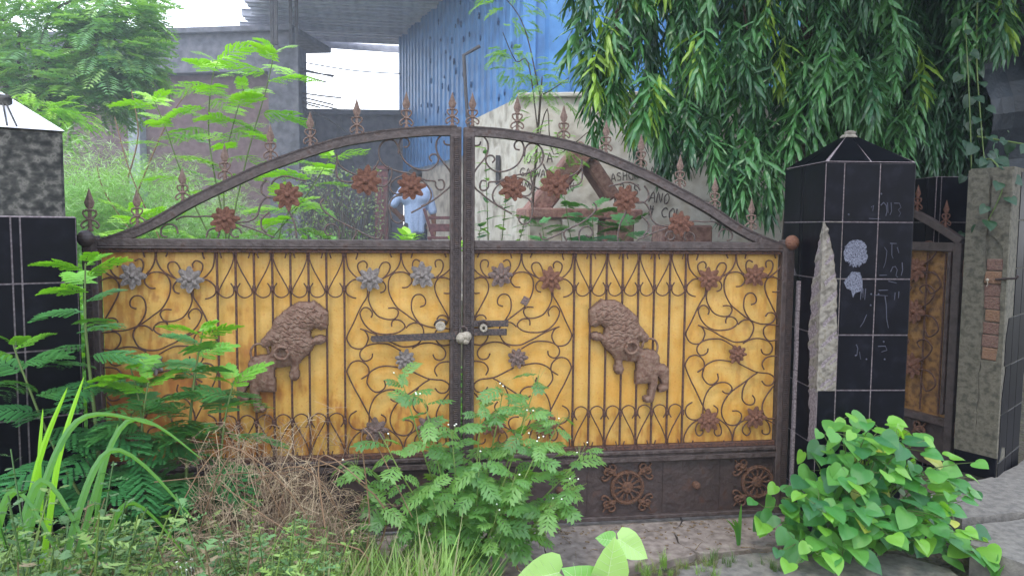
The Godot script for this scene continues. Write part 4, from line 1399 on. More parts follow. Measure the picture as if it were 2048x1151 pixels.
func grey_buildings() -> void:
	rng.seed = 6
	var b := MB.new()
	b.cbox(V(-2.035, 2.6, -8.55), V(0.47, 3.66, 0.47), 0.01, Basis(Vector3.UP, -0.15))
	var t := thing("concrete_column", "grey unfinished concrete column with bent bars sticking out of it", "column", V(-2.035, 0.78, -8.55))
	part(t, "shaft", b.mesh(), M.greyconc)
	for q in [[4.09, -0.1, 0.5], [4.06, -0.05, 0.52], [4.0, -0.1, 0.4], [3.72, -0.05, 0.62], [3.66, -0.1, 0.5], [3.6, -0.12, 0.62], [3.52, -0.5, 0.9], [3.58, -0.07, 0.3]]:
		b = MB.new()
		b.tube(pv([V(-1.83, q[0] + 0.02, -8.48), V(-1.83 + q[2] * 0.5, q[0] + q[1] * 0.4, -8.45), V(-1.83 + q[2], q[0] + q[1], -8.4)]), 0.012, 0.012, 5)
		part(t, "rebar", b.mesh(), M.darksteel)
	# the brick house at the left
	t = thing("brick_house", "unfinished brick house with a grey concrete beam and column, far left behind the trees", "building", V(-4.7, 0.8, -11.3))
	var a := V(-8.4, 0, -12.15)
	var c := V(-2.15, 0, -10.25)
	var al := (c - a).normalized()
	var nr := V(-al.z, 0, al.x)
	if nr.z < 0.0: nr = -nr
	var L := a.distance_to(c)
	var ba := Basis(al, Vector3.UP, nr)
	b = MB.new(); b.box((a + c) * 0.5 - nr * 0.15 + V(0, 2.5, 0), V(L, 3.8, 0.24), ba); part(t, "brick_wall", b.mesh(), M.brickwall)
	b = MB.new(); b.cbox((a + c) * 0.5 + V(0, 4.72, 0), V(L, 0.68, 0.36), 0.01, ba); part(t, "beam", b.mesh(), M.greyconc)
	b = MB.new(); b.cbox((a + c) * 0.5 + V(0, 5.1, 0) - nr * 0.6, V(L + 0.2, 0.1, 1.8), 0.01, ba); part(t, "roof_slab", b.mesh(), M.greyconc)
	for s in [3.5, 0.1, 6.35]:
		b = MB.new(); b.cbox(a + al * s + nr * 0.02 + V(0, 2.6, 0), V(0.23, 3.9, 0.3), 0.01, ba); part(t, "column", b.mesh(), M.paleconc)
	# the dark flat-roofed hut in the gap
	t = thing("dark_hut", "low dark grey hut filling the gap between the column and the blue shed", "building", V(-1.2, 0.8, -11.9))
	b = MB.new(); b.cbox(V(-1.2, 2.3, -12.6), V(1.95, 3.2, 1.4), 0.01); part(t, "wall", b.mesh(), M.hut)
	b = MB.new(); b.cbox(V(-1.2, 3.93, -12.5), V(2.1, 0.1, 1.7), 0.01, Basis(Vector3.BACK, 0.015)); part(t, "roof", b.mesh(), M.hut)
	b = MB.new(); b.cbox(V(-0.72, 1.75, -11.86), V(0.5, 1.9, 0.05), 0.01); part(t, "door", b.mesh(), M.darksteel)
	for q in [-2.0, -1.5]:
		b = MB.new(); b.cbox(V(q, 2.4, -11.86), V(0.1, 3.0, 0.06), 0.01); part(t, "pilaster", b.mesh(), M.greyconc)
	b = MB.new()
	b.tube(smooth(pv([V(-2.12, 4.84, -11.62), V(-1.2, 4.74, -11.7), V(-0.28, 4.74, -11.85)])), 0.011, 0.011, 5)
	single("overhead_wire", b.mesh(), M.darksteel, "thin dark wire strung across the bright gap under the canopy", "wire")
	t = thing("red_post", "dark red post standing in the dry bushes behind the left gate leaf", "post", V(-0.55, 0.8, -6.1))
	b = MB.new(); b.cbox(V(-0.545, 1.55, -6.1), V(0.17, 1.7, 0.16), 0.008); part(t, "shaft", b.mesh(), M.maroon)
	b = MB.new(); b.cbox(V(-0.545, 2.42, -6.1), V(0.2, 0.05, 0.2), 0.008); part(t, "cap", b.mesh(), M.maroon)

# brush strokes of hand-written capitals, H metres tall
const STROKES := {
	"A": [[0, 0, 0.28, 1, 0.56, 0], [0.12, 0.38, 0.46, 0.38]], "B": [[0, 0, 0, 1, 0.4, 0.9, 0.4, 0.6, 0, 0.5, 0.5, 0.35, 0.45, 0.05, 0, 0]], "C": [[0.5, 0.85, 0.25, 1, 0, 0.6, 0.05, 0.15, 0.3, 0, 0.52, 0.15]],
	"D": [[0, 0, 0.02, 1, 0.4, 0.85, 0.5, 0.4, 0.35, 0.08, 0, 0]], "G": [[0.5, 0.9, 0.2, 1, 0, 0.5, 0.2, 0, 0.5, 0.15, 0.5, 0.42, 0.3, 0.42]], "H": [[0, 0, 0.04, 1], [0.45, 0, 0.48, 1], [0.02, 0.5, 0.46, 0.55]],
	"I": [[0.1, 0, 0.12, 1]], "K": [[0, 0, 0.02, 1], [0.45, 1, 0.04, 0.45, 0.5, 0]], "L": [[0.02, 1, 0, 0.02, 0.42, 0.05]], "M": [[0, 0, 0.08, 1, 0.3, 0.4, 0.52, 1, 0.6, 0]], "N": [[0, 0, 0.04, 1, 0.44, 0, 0.5, 1]],
	"O": [[0.25, 1, 0.02, 0.6, 0.1, 0.08, 0.36, 0.04, 0.5, 0.5, 0.38, 0.92, 0.22, 1]], "P": [[0, 0, 0.04, 1, 0.42, 0.9, 0.4, 0.58, 0.04, 0.48]], "R": [[0, 0, 0.04, 1, 0.42, 0.9, 0.38, 0.58, 0.04, 0.5, 0.48, 0]],
	"S": [[0.46, 0.88, 0.2, 1, 0.06, 0.75, 0.4, 0.42, 0.38, 0.08, 0.04, 0.06]], "T": [[0, 0.96, 0.52, 1], [0.26, 0.98, 0.24, 0]], "V": [[0, 1, 0.24, 0, 0.5, 1]], "W": [[0, 1, 0.14, 0, 0.3, 0.7, 0.46, 0, 0.62, 1]],
	"0": [[0.25, 1, 0.04, 0.55, 0.16, 0.02, 0.42, 0.3, 0.4, 0.85, 0.24, 1]], "1": [[0.08, 0.8, 0.2, 1, 0.2, 0]], "2": [[0.04, 0.8, 0.24, 1, 0.42, 0.75, 0.04, 0.03, 0.48, 0.04]], "3": [[0.04, 0.92, 0.4, 0.88, 0.16, 0.55, 0.44, 0.35, 0.3, 0.04, 0.02, 0.1]], "5": [[0.46, 1, 0.1, 0.98, 0.06, 0.58, 0.4, 0.5, 0.4, 0.1, 0.04, 0.04]],
	"7": [[0.02, 0.95, 0.46, 1, 0.18, 0]], "#": [[0.12, 0, 0.2, 1], [0.36, 0, 0.44, 1], [0, 0.35, 0.5, 0.4], [0.04, 0.66, 0.54, 0.7]], "+": [[0.02, 0.5, 0.42, 0.52], [0.22, 0.3, 0.22, 0.75]], "(": [[0.3, 1, 0.08, 0.5, 0.26, 0]]}

func letter(ch: String, h: float) -> ArrayMesh:
	var b := MB.new()
	for st in STROKES[ch]:
		var p := PackedVector3Array()
		for i in range(0, st.size(), 2):
			p.append(V((st[i] + rf(-0.04, 0.04)) * h, (st[i + 1] + rf(-0.06, 0.06)) * h, 0))
		b.tube(smooth(p, 3), h * rf(0.055, 0.07), h * 0.05, 4)
	return b.mesh()

func cream_house() -> void:
	rng.seed = 7
	var c := V(0.98, 0, -4.44)
	var l := V(0.656, 0, -6.31)
	var r := V(4.6, 0, -3.45)
	var t := thing("cream_house", "low cream plastered house with a flat top and black handwriting on its front", "building", V(2.5, 0.75, -4.5))
	var b := MB.new()
	var p := PackedVector2Array([Vector2(c.x, -c.z), Vector2(r.x, -r.z), Vector2(r.x - 0.4, -r.z + 1.9), Vector2(l.x, -l.z)])
	b.prism(p, 0.3, 3.1, Transform3D(Basis(V(1, 0, 0), V(0, 0, -1), V(0, 1, 0)), Vector3.ZERO))
	part(t, "wall", b.mesh(), M.cream)
	b = MB.new()
	var al := (r - c).normalized()
	var nr := V(-al.z, 0, al.x)
	b.cbox((c + r) * 0.5 + V(0, 3.12, 0) + nr * 0.01, V(c.distance_to(r), 0.05, 0.1), 0.01, Basis(al, Vector3.UP, nr))
	part(t, "coping", b.mesh(), M.cream)
	b = MB.new(); b.cbox(c.lerp(l, 0.35) + V(-0.02, 2.35, 0), V(0.05, 0.34, 0.16), 0.005, Basis(Vector3.UP, -0.17)); part(t, "vent", b.mesh(), M.darksteel)
	var ba := Basis(al, Vector3.UP, nr)
	for w in [["103PA", 0.06, 2.38, 0.105, 0.05], ["(777", 0.56, 2.4, 0.13, 0.05], ["GAIWARA", 0.03, 2.24, 0.09, -0.05], ["PMA", 0.02, 2.09, 0.09, -0.02], ["VOTON", 0.3, 2.08, 0.095, -0.02], ["ADITI +", 1.46, 2.25, 0.09, 0.06], ["ASHOK", 1.04, 2.18, 0.09, 0.1], ["205", 1.12, 2.05, 0.11, -0.1], ["ROS", 1.08, 1.95, 0.1, -0.06], ["ANO", 1.45, 1.97, 0.11, -0.16], ["# COL", 1.44, 1.82, 0.105, -0.14]]:
		var x := 0.0
		var h: float = w[3]
		var tilt := Basis(Vector3.BACK, float(w[4]))
		for ch in String(w[0]):
			if STROKES.has(ch):
				var m := part(t, "letter", letter(ch, h), M.ink)
				m.position += c + ba * (V(w[1], w[2], 0.003) + tilt * V(x, 0, 0))
				m.basis = ba * tilt
			x += h * (0.72 if ch != "I" and ch != "1" else 0.42)
	b = MB.new()
	b.tube(pv([V(0.49, 2.75, -5.0), V(0.455, 3.2, -5.03), V(0.43, 3.67, -5.07), V(0.62, 3.78, -5.05)]), 0.022, 0.022, 7)
	t = thing("bent_pipe", "thin dark pipe bent over at its top in front of the blue sheets", "pipe", V(0.49, 0.8, -5.0))
	part(t, "upper_pipe", b.mesh(), M.darksteel)
	b = MB.new()
	b.tube(pv([V(0.5, 0.7, -5.0), V(0.49, 2.75, -5.0)]), 0.026, 0.024, 7)
	part(t, "lower_pipe", b.mesh(), M.darksteel)
	# the little shrine of terracotta boards
	t = thing("terracotta_shelter", "terracotta coloured shelter of two leaning slabs on a shelf before the cream house", "shelter", V(1.42, 0.75, -3.5))
	b = MB.new(); b.cbox(V(1.25, 2.13, -3.52), V(0.2, 0.86, 0.34), 0.02, Basis(Vector3.BACK, -0.66)); part(t, "leaning_slab", b.mesh(), M.terracotta)
	b = MB.new(); b.cbox(V(1.64, 2.22, -3.56), V(0.14, 0.6, 0.3), 0.02, Basis(Vector3.BACK, 0.62)); part(t, "leaning_slab", b.mesh(), M.terracotta2)
	b = MB.new(); b.cbox(V(1.45, 1.81, -3.42), V(1.2, 0.1, 0.4), 0.015, Basis(Vector3.UP, 0.12)); part(t, "shelf", b.mesh(), M.terracotta)
	b = MB.new(); b.cbox(V(1.08, 1.22, -3.42), V(0.34, 1.08, 0.32), 0.015); part(t, "pedestal", b.mesh(), M.beige)
	b = MB.new(); b.cbox(V(1.82, 1.22, -3.4), V(0.3, 1.08, 0.3), 0.015); part(t, "pedestal", b.mesh(), M.terracotta2)
	t = thing("planter", "brown square planter half hidden by the hanging leaves beside the right pillar", "planter", V(1.98, 1.3, -2.0))
	b = MB.new(); b.cbox(V(1.98, 1.62, -2.0), V(0.42, 0.16, 0.3), 0.015); part(t, "rim", b.mesh(), M.terracotta2)
	b = MB.new(); b.cbox(V(1.98, 1.05, -2.02), V(0.34, 1.0, 0.26), 0.015); part(t, "box", b.mesh(), M.darkwall)
	t = thing("bench", "small maroon wooden bench against the beige wall behind the person", "bench", V(0.22, 0.8, -5.95))
	b = MB.new(); b.cbox(V(0.26, 1.53, -5.95), V(0.44, 0.03, 0.3), 0.005); part(t, "seat", b.mesh(), M.maroon)
	b = MB.new(); b.cbox(V(0.27, 1.66, -6.08), V(0.42, 0.1, 0.03), 0.005); part(t, "backrest", b.mesh(), M.maroon)
	b = MB.new(); b.cbox(V(0.27, 1.79, -6.1), V(0.42, 0.04, 0.03), 0.005); part(t, "backrest", b.mesh(), M.maroon)
	for x in [0.07, 0.45]:
		for z in [-5.82, -6.08]:
			b = MB.new(); b.cbox(V(x, 1.15, z), V(0.04, 0.76, 0.04), 0.005); part(t, "leg", b.mesh(), M.maroon)
	b = MB.new(); b.cbox(V(0.06, 1.72, -6.08), V(0.04, 0.4, 0.04), 0.005, Basis(Vector3.BACK, 0.3)); part(t, "post", b.mesh(), M.maroon)

# ---------------------------------------------------------------- the person
func sd_cap(p: Vector3, a: Vector3, b: Vector3, ra: float, rb: float) -> float:
	var ab := b - a
	var t := clampf((p - a).dot(ab) / ab.length_squared(), 0.0, 1.0)
	return p.distance_to(a + ab * t) - lerpf(ra, rb, t)

func net(bones: Array, cell: float, k: float) -> ArrayMesh:       # surface nets over a smooth union of tapered capsules
	var lo := Vector3.ONE * 1e9
	var hi := -lo
	for q in bones:
		var r := Vector3.ONE * (maxf(q[2], q[3]) + cell * 2.5)
		lo = lo.min(q[0] - r).min(q[1] - r)
		hi = hi.max(q[0] + r).max(q[1] + r)
	var nx := int((hi.x - lo.x) / cell) + 2
	var ny := int((hi.y - lo.y) / cell) + 2
	var nz := int((hi.z - lo.z) / cell) + 2
	var f := PackedFloat32Array()
	f.resize(nx * ny * nz)
	f.fill(0.5)
	for q in bones:
		var a: Vector3 = q[0]
		var b: Vector3 = q[1]
		var m := maxf(q[2], q[3]) + k + cell * 2.0
		var i0 := ((a.min(b) - Vector3.ONE * m) - lo) / cell
		var i1 := ((a.max(b) + Vector3.ONE * m) - lo) / cell
		for z in range(maxi(0, int(i0.z)), mini(nz, int(i1.z) + 2)):
			for y in range(maxi(0, int(i0.y)), mini(ny, int(i1.y) + 2)):
				for x in range(maxi(0, int(i0.x)), mini(nx, int(i1.x) + 2)):
					var d := sd_cap(lo + Vector3(x, y, z) * cell, a, b, q[2], q[3])
					var ix := (z * ny + y) * nx + x
					var e := f[ix]
					var h := maxf(k - absf(d - e), 0.0) / k
					f[ix] = minf(d, e) - h * h * k * 0.25
	var at := {}
	var vs := PackedVector3Array()
	var ns := PackedVector3Array()
	var st := [0, 1, nx, nx + 1, nx * ny, nx * ny + 1, nx * ny + nx, nx * ny + nx + 1]
	for z in nz - 1:
		for y in ny - 1:
			for x in nx - 1:
				var i := (z * ny + y) * nx + x
				var inside := 0
				for s in st:
					if f[i + s] < 0.0: inside += 1
				if inside == 0 or inside == 8: continue
				var sum := Vector3.ZERO
				var cnt := 0
				for e in [[0, 1], [2, 3], [4, 5], [6, 7], [0, 2], [1, 3], [4, 6], [5, 7], [0, 4], [1, 5], [2, 6], [3, 7]]:
					var fa := f[i + st[e[0]]]
					var fb := f[i + st[e[1]]]
					if (fa < 0.0) != (fb < 0.0):
						var t := fa / (fa - fb)
						var pa := Vector3(e[0] & 1, (e[0] >> 1) & 1, e[0] >> 2)
						var pb := Vector3(e[1] & 1, (e[1] >> 1) & 1, e[1] >> 2)
						sum += pa.lerp(pb, t)
						cnt += 1
				at[i] = vs.size()
				vs.append(lo + (Vector3(x, y, z) + sum / cnt) * cell)
				var g := Vector3(f[i + 1] + f[i + nx + 1] - f[i] - f[i + nx], f[i + nx] + f[i + nx + 1] - f[i] - f[i + 1], f[i + nx * ny] + f[i + nx * ny + 1] - f[i] - f[i + 1])
				ns.append(g.normalized())
	var mb := MB.new()
	var dx := [1, nx, nx * ny]
	for i in at.keys():
		for d in 3:
			var s: int = dx[d]
			var u: int = dx[(d + 1) % 3]
			var w: int = dx[(d + 2) % 3]
			if (f[i] < 0.0) == (f[i + s] < 0.0): continue
			if not (at.has(i - u) and at.has(i - w) and at.has(i - u - w)): continue
			var q := [at[i], at[i - u], at[i - u - w], at[i - w]]
			if f[i] >= 0.0: q = [at[i], at[i - w], at[i - u - w], at[i - u]]
			mb.trin(vs[q[0]], vs[q[1]], vs[q[2]], ns[q[0]], ns[q[1]], ns[q[2]])
			mb.trin(vs[q[0]], vs[q[2]], vs[q[3]], ns[q[0]], ns[q[2]], ns[q[3]])
	return mb.mesh()

func person() -> void:
	var o := V(-0.09, 0.8, -7.04)
	var t := thing("person", "person seen from behind in pale blue shirt and dark trousers, hand on hip", "person", o)
	var body := []
	var add := func(a: Vector3, b: Vector3, ra: float, rb: float) -> void: body.append([a, b, ra, rb])
	# skin: feet, shanks, arms, neck, head (facing away, -z, head bent forward)
	for s in [-1.0, 1.0]:
		add.call(V(0.1 * s, 0.05, 0.03), V(0.12 * s, 0.03, -0.17), 0.045, 0.035)
		add.call(V(0.1 * s, 0.08, 0.02), V(0.095 * s, 0.47, -0.01), 0.045, 0.06)
		add.call(V(0.095 * s, 0.47, -0.01), V(0.09 * s, 0.86, 0.0), 0.062, 0.085)
	add.call(V(0, 0.9, 0), V(0, 1.12, 0.01), 0.1, 0.09)
	add.call(V(-0.06, 1.12, 0.01), V(-0.09, 1.32, 0.02), 0.07, 0.06)
	add.call(V(0.06, 1.12, 0.01), V(0.09, 1.32, 0.02), 0.07, 0.06)
	add.call(V(-0.17, 1.36, 0.01), V(0.17, 1.36, 0.01), 0.05, 0.05)
	add.call(V(0, 1.38, 0), V(0, 1.5, -0.03), 0.06, 0.055)
	add.call(V(0, 1.55, -0.04), V(0, 1.6, -0.06), 0.082, 0.092)
	add.call(V(0, 1.53, -0.1), V(0, 1.5, -0.11), 0.05, 0.04)
	add.call(V(0, 1.555, -0.15), V(0, 1.535, -0.165), 0.014, 0.016)
	for s in [-1.0, 1.0]:
		add.call(V(0.088 * s, 1.555, -0.05), V(0.092 * s, 1.54, -0.045), 0.018, 0.014)
	# left arm akimbo, right arm hanging
	add.call(V(-0.18, 1.35, 0.01), V(-0.34, 1.15, 0.03), 0.046, 0.042)
	add.call(V(-0.34, 1.15, 0.03), V(-0.2, 1.0, -0.08), 0.042, 0.03)
	add.call(V(-0.2, 1.0, -0.08), V(-0.15, 0.97, -0.11), 0.03, 0.026)
	add.call(V(0.18, 1.35, 0.01), V(0.25, 1.08, 0.0), 0.046, 0.042)
	add.call(V(0.25, 1.08, 0.0), V(0.27, 0.84, -0.04), 0.042, 0.028)
	add.call(V(0.27, 0.83, -0.04), V(0.272, 0.77, -0.05), 0.032, 0.026)
	for k in 4:
		var z := -0.03 - 0.013 * k
		add.call(V(0.272, 0.765, z), V(0.268, 0.70 + 0.006 * absf(k - 1.4), z), 0.0095, 0.008)
		add.call(V(-0.15, 0.975 - 0.012 * k, -0.115), V(-0.09, 0.965 - 0.012 * k, -0.14), 0.0095, 0.008)
	add.call(V(0.262, 0.8, -0.065), V(0.255, 0.75, -0.085), 0.011, 0.009)
	add.call(V(-0.17, 0.985, -0.08), V(-0.14, 0.95, -0.06), 0.011, 0.009)
	part(t, "body", net(body, 0.014, 0.02), M.skin, Transform3D.IDENTITY)
	var trousers := []
	for s in [-1.0, 1.0]:
		trousers.append([V(0.1 * s, 0.1, 0.02), V(0.095 * s, 0.5, 0.0), 0.068, 0.08])
		trousers.append([V(0.095 * s, 0.5, 0.0), V(0.085 * s, 0.86, 0.0), 0.08, 0.088])
	trousers.append([V(-0.05, 0.9, 0), V(0.05, 0.9, 0), 0.1, 0.1])
	part(t, "trousers", net(trousers, 0.018, 0.03), M.darkcloth, Transform3D.IDENTITY)
	var shirt := []
	for k in 9:          # a loose hem in folds
		var a := TAU * k / 9.0
		var r := 0.095 + 0.014 * sin(k * 2.4)
		shirt.append([V(cos(a) * r * 1.05, 0.8 + 0.01 * (k % 3), sin(a) * r * 0.75), V(cos(a) * 0.1, 1.22, sin(a) * 0.05), 0.05, 0.066])
	shirt.append([V(-0.1, 1.28, 0.01), V(0.1, 1.28, 0.01), 0.115, 0.115])
	shirt.append([V(-0.16, 1.37, 0.01), V(0.16, 1.37, 0.01), 0.08, 0.08])
	shirt.append([V(-0.04, 1.42, 0), V(0.04, 1.42, 0), 0.075, 0.075])
	shirt.append([V(-0.18, 1.36, 0.01), V(-0.31, 1.19, 0.03), 0.068, 0.066])
	shirt.append([V(0.18, 1.36, 0.01), V(0.245, 1.1, 0.0), 0.066, 0.062])
	part(t, "shirt", net(shirt, 0.014, 0.022), M.paleblue, Transform3D.IDENTITY)
	var hair := [[V(0, 1.6, -0.03), V(0, 1.62, -0.06), 0.095, 0.1], [V(0, 1.54, 0.0), V(0, 1.6, 0.0), 0.075, 0.085]]
	part(t, "hair", net(hair, 0.014, 0.02), M.hair, Transform3D.IDENTITY)

# ---------------------------------------------------------------- leaves
func pinnate_leaf(sd: int, L: float, pairs: int, pin: float, leaflets: int, droop: float, lw := 0.0042) -> ArrayMesh:     # a twice-feathered leaf along +x
	rng.seed = sd
	var b := MB.new()
	var ax := PackedVector3Array()
	for i in 9:
		var u := i / 8.0
		ax.append(V(L * u, 0.12 * L * sin(u * 2.2) - droop * L * u * u, 0.02 * L * sin(u * 3.0)))
	b.tube(ax, 0.0024, 0.0009, 4, false)
	for i in pairs:
		var u := 0.18 + 0.8 * float(i) / maxf(1.0, pairs - 1)
		var at := ax[0]
		var f := u * 8.0
		at = ax[mini(7, int(f))].lerp(ax[mini(8, int(f) + 1)], f - int(f))
		var pl := pin * (0.62 + 0.5 * sin(u * 2.6)) * rf(0.9, 1.08)
		for s in [-1.0, 1.0]:
			var ang := lerpf(1.25, 0.55, u) + rf(-0.1, 0.1)
			var d := V(cos(ang), rf(-0.12, 0.06), sin(ang) * s).normalized()
			var side := Vector3.UP.cross(d).normalized()
			var dr := rf(0.2, 0.5) * droop + 0.12
			for k in leaflets:
				var v := (k + 0.7) / leaflets
				var q := at + d * pl * v + V(0, -dr * pl * v * v, 0)
				var ll := pl * 0.2 * (0.55 + 0.75 * sin(minf(v * 2.6 + 0.3, 2.9)))
				for t in [-1.0, 1.0]:
					var dd: Vector3 = (side * t + d * 0.35 + V(0, rf(-0.25, 0.1), 0)).normalized() * ll
					var ww := d * lw * (0.6 + ll * 20.0)
					var tip: Vector3 = q + dd
					var m: Vector3 = q + dd * 0.55
					b.tri(q, m + ww, tip)
					b.tri(q, tip, m - ww)
	return b.mesh()

func heart_leaf(sd: int, notch := 0.16, len := 1.0, fold := 0.12, droop := 0.22) -> ArrayMesh:     # unit leaf along +x, blade about as broad as long
	rng.seed = sd
	var b := MB.new()
	var prof := [[0.0, 0.0], [-0.1, 0.14], [-notch, 0.26], [-0.06, 0.4], [0.12, 0.49], [0.34, 0.48], [0.56, 0.39], [0.75, 0.25], [0.9, 0.1], [1.0, 0.0]]
	var mid := [0.0, 0.02, 0.05, 0.1, 0.2, 0.36, 0.56, 0.75, 0.9, 1.0]
	var P := func(x: float, z: float) -> Vector3:
		return V(x * len, fold * absf(z) - droop * x * x + 0.02 * sin(x * 7.0 + z * 6.0 + sd), z)
	var N := func(x: float, z: float) -> Vector3:
		var e := 0.02
		var zz := z if absf(z) > 0.02 else signf(z) * 0.02
		var a: Vector3 = P.call(x + e, zz) - P.call(x - e, zz)
		var c: Vector3 = P.call(x, zz + e * 0.5) - P.call(x, zz - e * 0.5)
		return c.cross(a).normalized()
	for s in [-1.0, 1.0]:
		var wob := rf(0.93, 1.05)
		for i in prof.size() - 1:
			var xs := [mid[i], lerpf(mid[i], prof[i][0], 0.5), prof[i][0], mid[i + 1], lerpf(mid[i + 1], prof[i + 1][0], 0.5), prof[i + 1][0]]
			var zs := [0.0001 * s, prof[i][1] * s * 0.5, prof[i][1] * s * wob, 0.0001 * s, prof[i + 1][1] * s * 0.5, prof[i + 1][1] * s * wob]
			var q := []
			var nn := []
			for k in 6:
				q.append(P.call(xs[k], zs[k]))
				nn.append(N.call(xs[k], zs[k]))
			for f in [[0, 1, 4], [0, 4, 3], [1, 2, 5], [1, 5, 4]]:
				if s > 0.0: b.trin(q[f[0]], q[f[1]], q[f[2]], nn[f[0]], nn[f[1]], nn[f[2]])
				else: b.trin(q[f[0]], q[f[2]], q[f[1]], nn[f[0]], nn[f[2]], nn[f[1]])
	return b.mesh()

func lance_leaf(sd: int, w := 0.075, wave := 0.025, droop := 0.25) -> ArrayMesh:       # unit long leaf along +x
	rng.seed = sd
	var b := MB.new()
	var n := 7
	var ph := rf(0, 6)
	var C := func(u: float) -> Vector3: return V(u, -droop * u * u, 0.06 * sin(u * 3.0 + ph))
	for i in n:
		var u := float(i) / n
		var v := float(i + 1) / n
		var wu := w * sin(PI * pow(u, 0.75))
		var wv := w * sin(PI * pow(v, 0.75))
		var a: Vector3 = C.call(u)
		var c: Vector3 = C.call(v)
		for s in [-1.0, 1.0]:
			var e0 := a + V(0, wave * sin(u * 20.0 + ph + s) + wu * 0.35, wu * s)
			var e1 := c + V(0, wave * sin(v * 20.0 + ph + s) + wv * 0.35, wv * s)
			if s > 0.0:
				b.quad(a, e0, e1, c)
			else:
				b.quad(c, e1, e0, a)
	return b.mesh()

func lobed_leaf(sd: int) -> ArrayMesh:       # deeply cut leaf of the white-flowered weed, unit long, along +x
	rng.seed = sd
	var b := MB.new()
	var Y := func(x: float, z: float) -> float: return 0.1 * sin(x * 2.4) - 0.26 * x * x - 0.18 * absf(z) + 0.02 * sin(x * 17.0 + sd)
	var Q := func(x: float, z: float) -> Vector3: return V(x, Y.call(x, z), z)
	var n := 6
	for s in [-1.0, 1.0]:
		for i in n:
			var x0 := 0.14 + 0.14 * i
			var l := 0.34 * sin(0.55 + 2.2 * i / n) * rf(0.85, 1.15)
			var dx := l * 0.65
			var wb := 0.05
			# lobe: a stalked blade with teeth
			var tip := Vector2(x0 + dx, l * s)
			var m := Vector2(x0 + dx * 0.55, l * 0.58 * s)
			var r0 := Vector2(x0 - wb * 0.5, 0)
			var r1 := Vector2(x0 + wb * 0.9, 0)
			var ml := m + Vector2(-0.05, 0.016 * s)
			var mr := m + Vector2(0.065, -0.025 * s)
			var t1 := m + Vector2(-0.04, 0.105 * s)
			var t2 := m + Vector2(0.15, 0.0)
			var tris := [[r0, r1, mr], [r0, mr, ml], [ml, mr, tip], [ml, m, t1], [m, mr, t2]]
			for t in tris:
				var a: Vector3 = Q.call(t[0].x, t[0].y)
				var c: Vector3 = Q.call(t[1].x, t[1].y)
				var e: Vector3 = Q.call(t[2].x, t[2].y)
				if (c - a).cross(e - a).y > 0.0: b.tri(a, c, e)
				else: b.tri(a, e, c)
	for i in 8:
		var a := i / 8.0
		var c := (i + 1) / 8.0
		var w0 := 0.018 + 0.02 * a
		b.quad(Q.call(a, w0), Q.call(c, w0 if i < 7 else 0.0), Q.call(c, -w0 if i < 7 else 0.0), Q.call(a, -w0))
	return b.mesh()

func place(o: Node3D, called: String, me: Mesh, m: Material, at: Vector3, dir: Vector3, size: float, up := Vector3.UP, roll := 0.0) -> MeshInstance3D:
	var ba := aim(dir, up)
	if roll != 0.0: ba = ba * Basis(Vector3.RIGHT, roll)
	return part(o, called, me, m, Transform3D(ba * Basis.from_scale(Vector3.ONE * size), at - o.position))

func along(p: PackedVector3Array, u: float) -> Vector3:
	var f := clampf(u, 0.0, 1.0) * (p.size() - 1)
	var i := mini(int(f), p.size() - 2)
	return p[i].lerp(p[i + 1], f - i)

# ---------------------------------------------------------------- plants before the gate
func feather_sapling(label: String, stems: Array, n: int, lmin: float, lmax: float, mats: Array, sd: int, called := "feather_sapling", t0 := 0.12, lw := 0.015, nl := 15) -> Node3D:
	var base: Vector3 = stems[0][0]
	var t := thing(called, label, "sapling", base)
	var kinds := []
	for k in 3:
		kinds.append(pinnate_leaf(sd * 10 + k, 1.0, 6 + k, 0.44, nl, 0.28 + 0.1 * k, lw))
	rng.seed = sd
	for si in stems.size():
		var st: PackedVector3Array = smooth(pv(stems[si]), 5)
		var b := MB.new()
		b.tube(st, 0.011 if si == 0 else 0.007, 0.003, 6)
		part(t, "stem", b.mesh(), M.stem)
		var m := n if si == 0 else int(n * 0.6)
		for i in m:
			var u := lerpf(t0, 1.0, float(i) / maxf(1.0, m - 1))
			var az := i * 2.4 + rf(-0.4, 0.4) + si
			var el := lerpf(-0.1, 0.75, u * u) + rf(-0.15, 0.15)
			var d := V(cos(az) * cos(el), sin(el), sin(az) * cos(el))
			var l := lerpf(lmax, lmin, u) * rf(0.85, 1.15)
			if u > 0.93: l *= 0.6
			var mi := int(clampf(u * mats.size() + rf(-0.7, 0.5), 0, mats.size() - 1))
			place(t, "leaf", kinds[i % 3], mats[mi], along(st, u), d, l, Vector3.UP, rf(-0.3, 0.3))
	return t

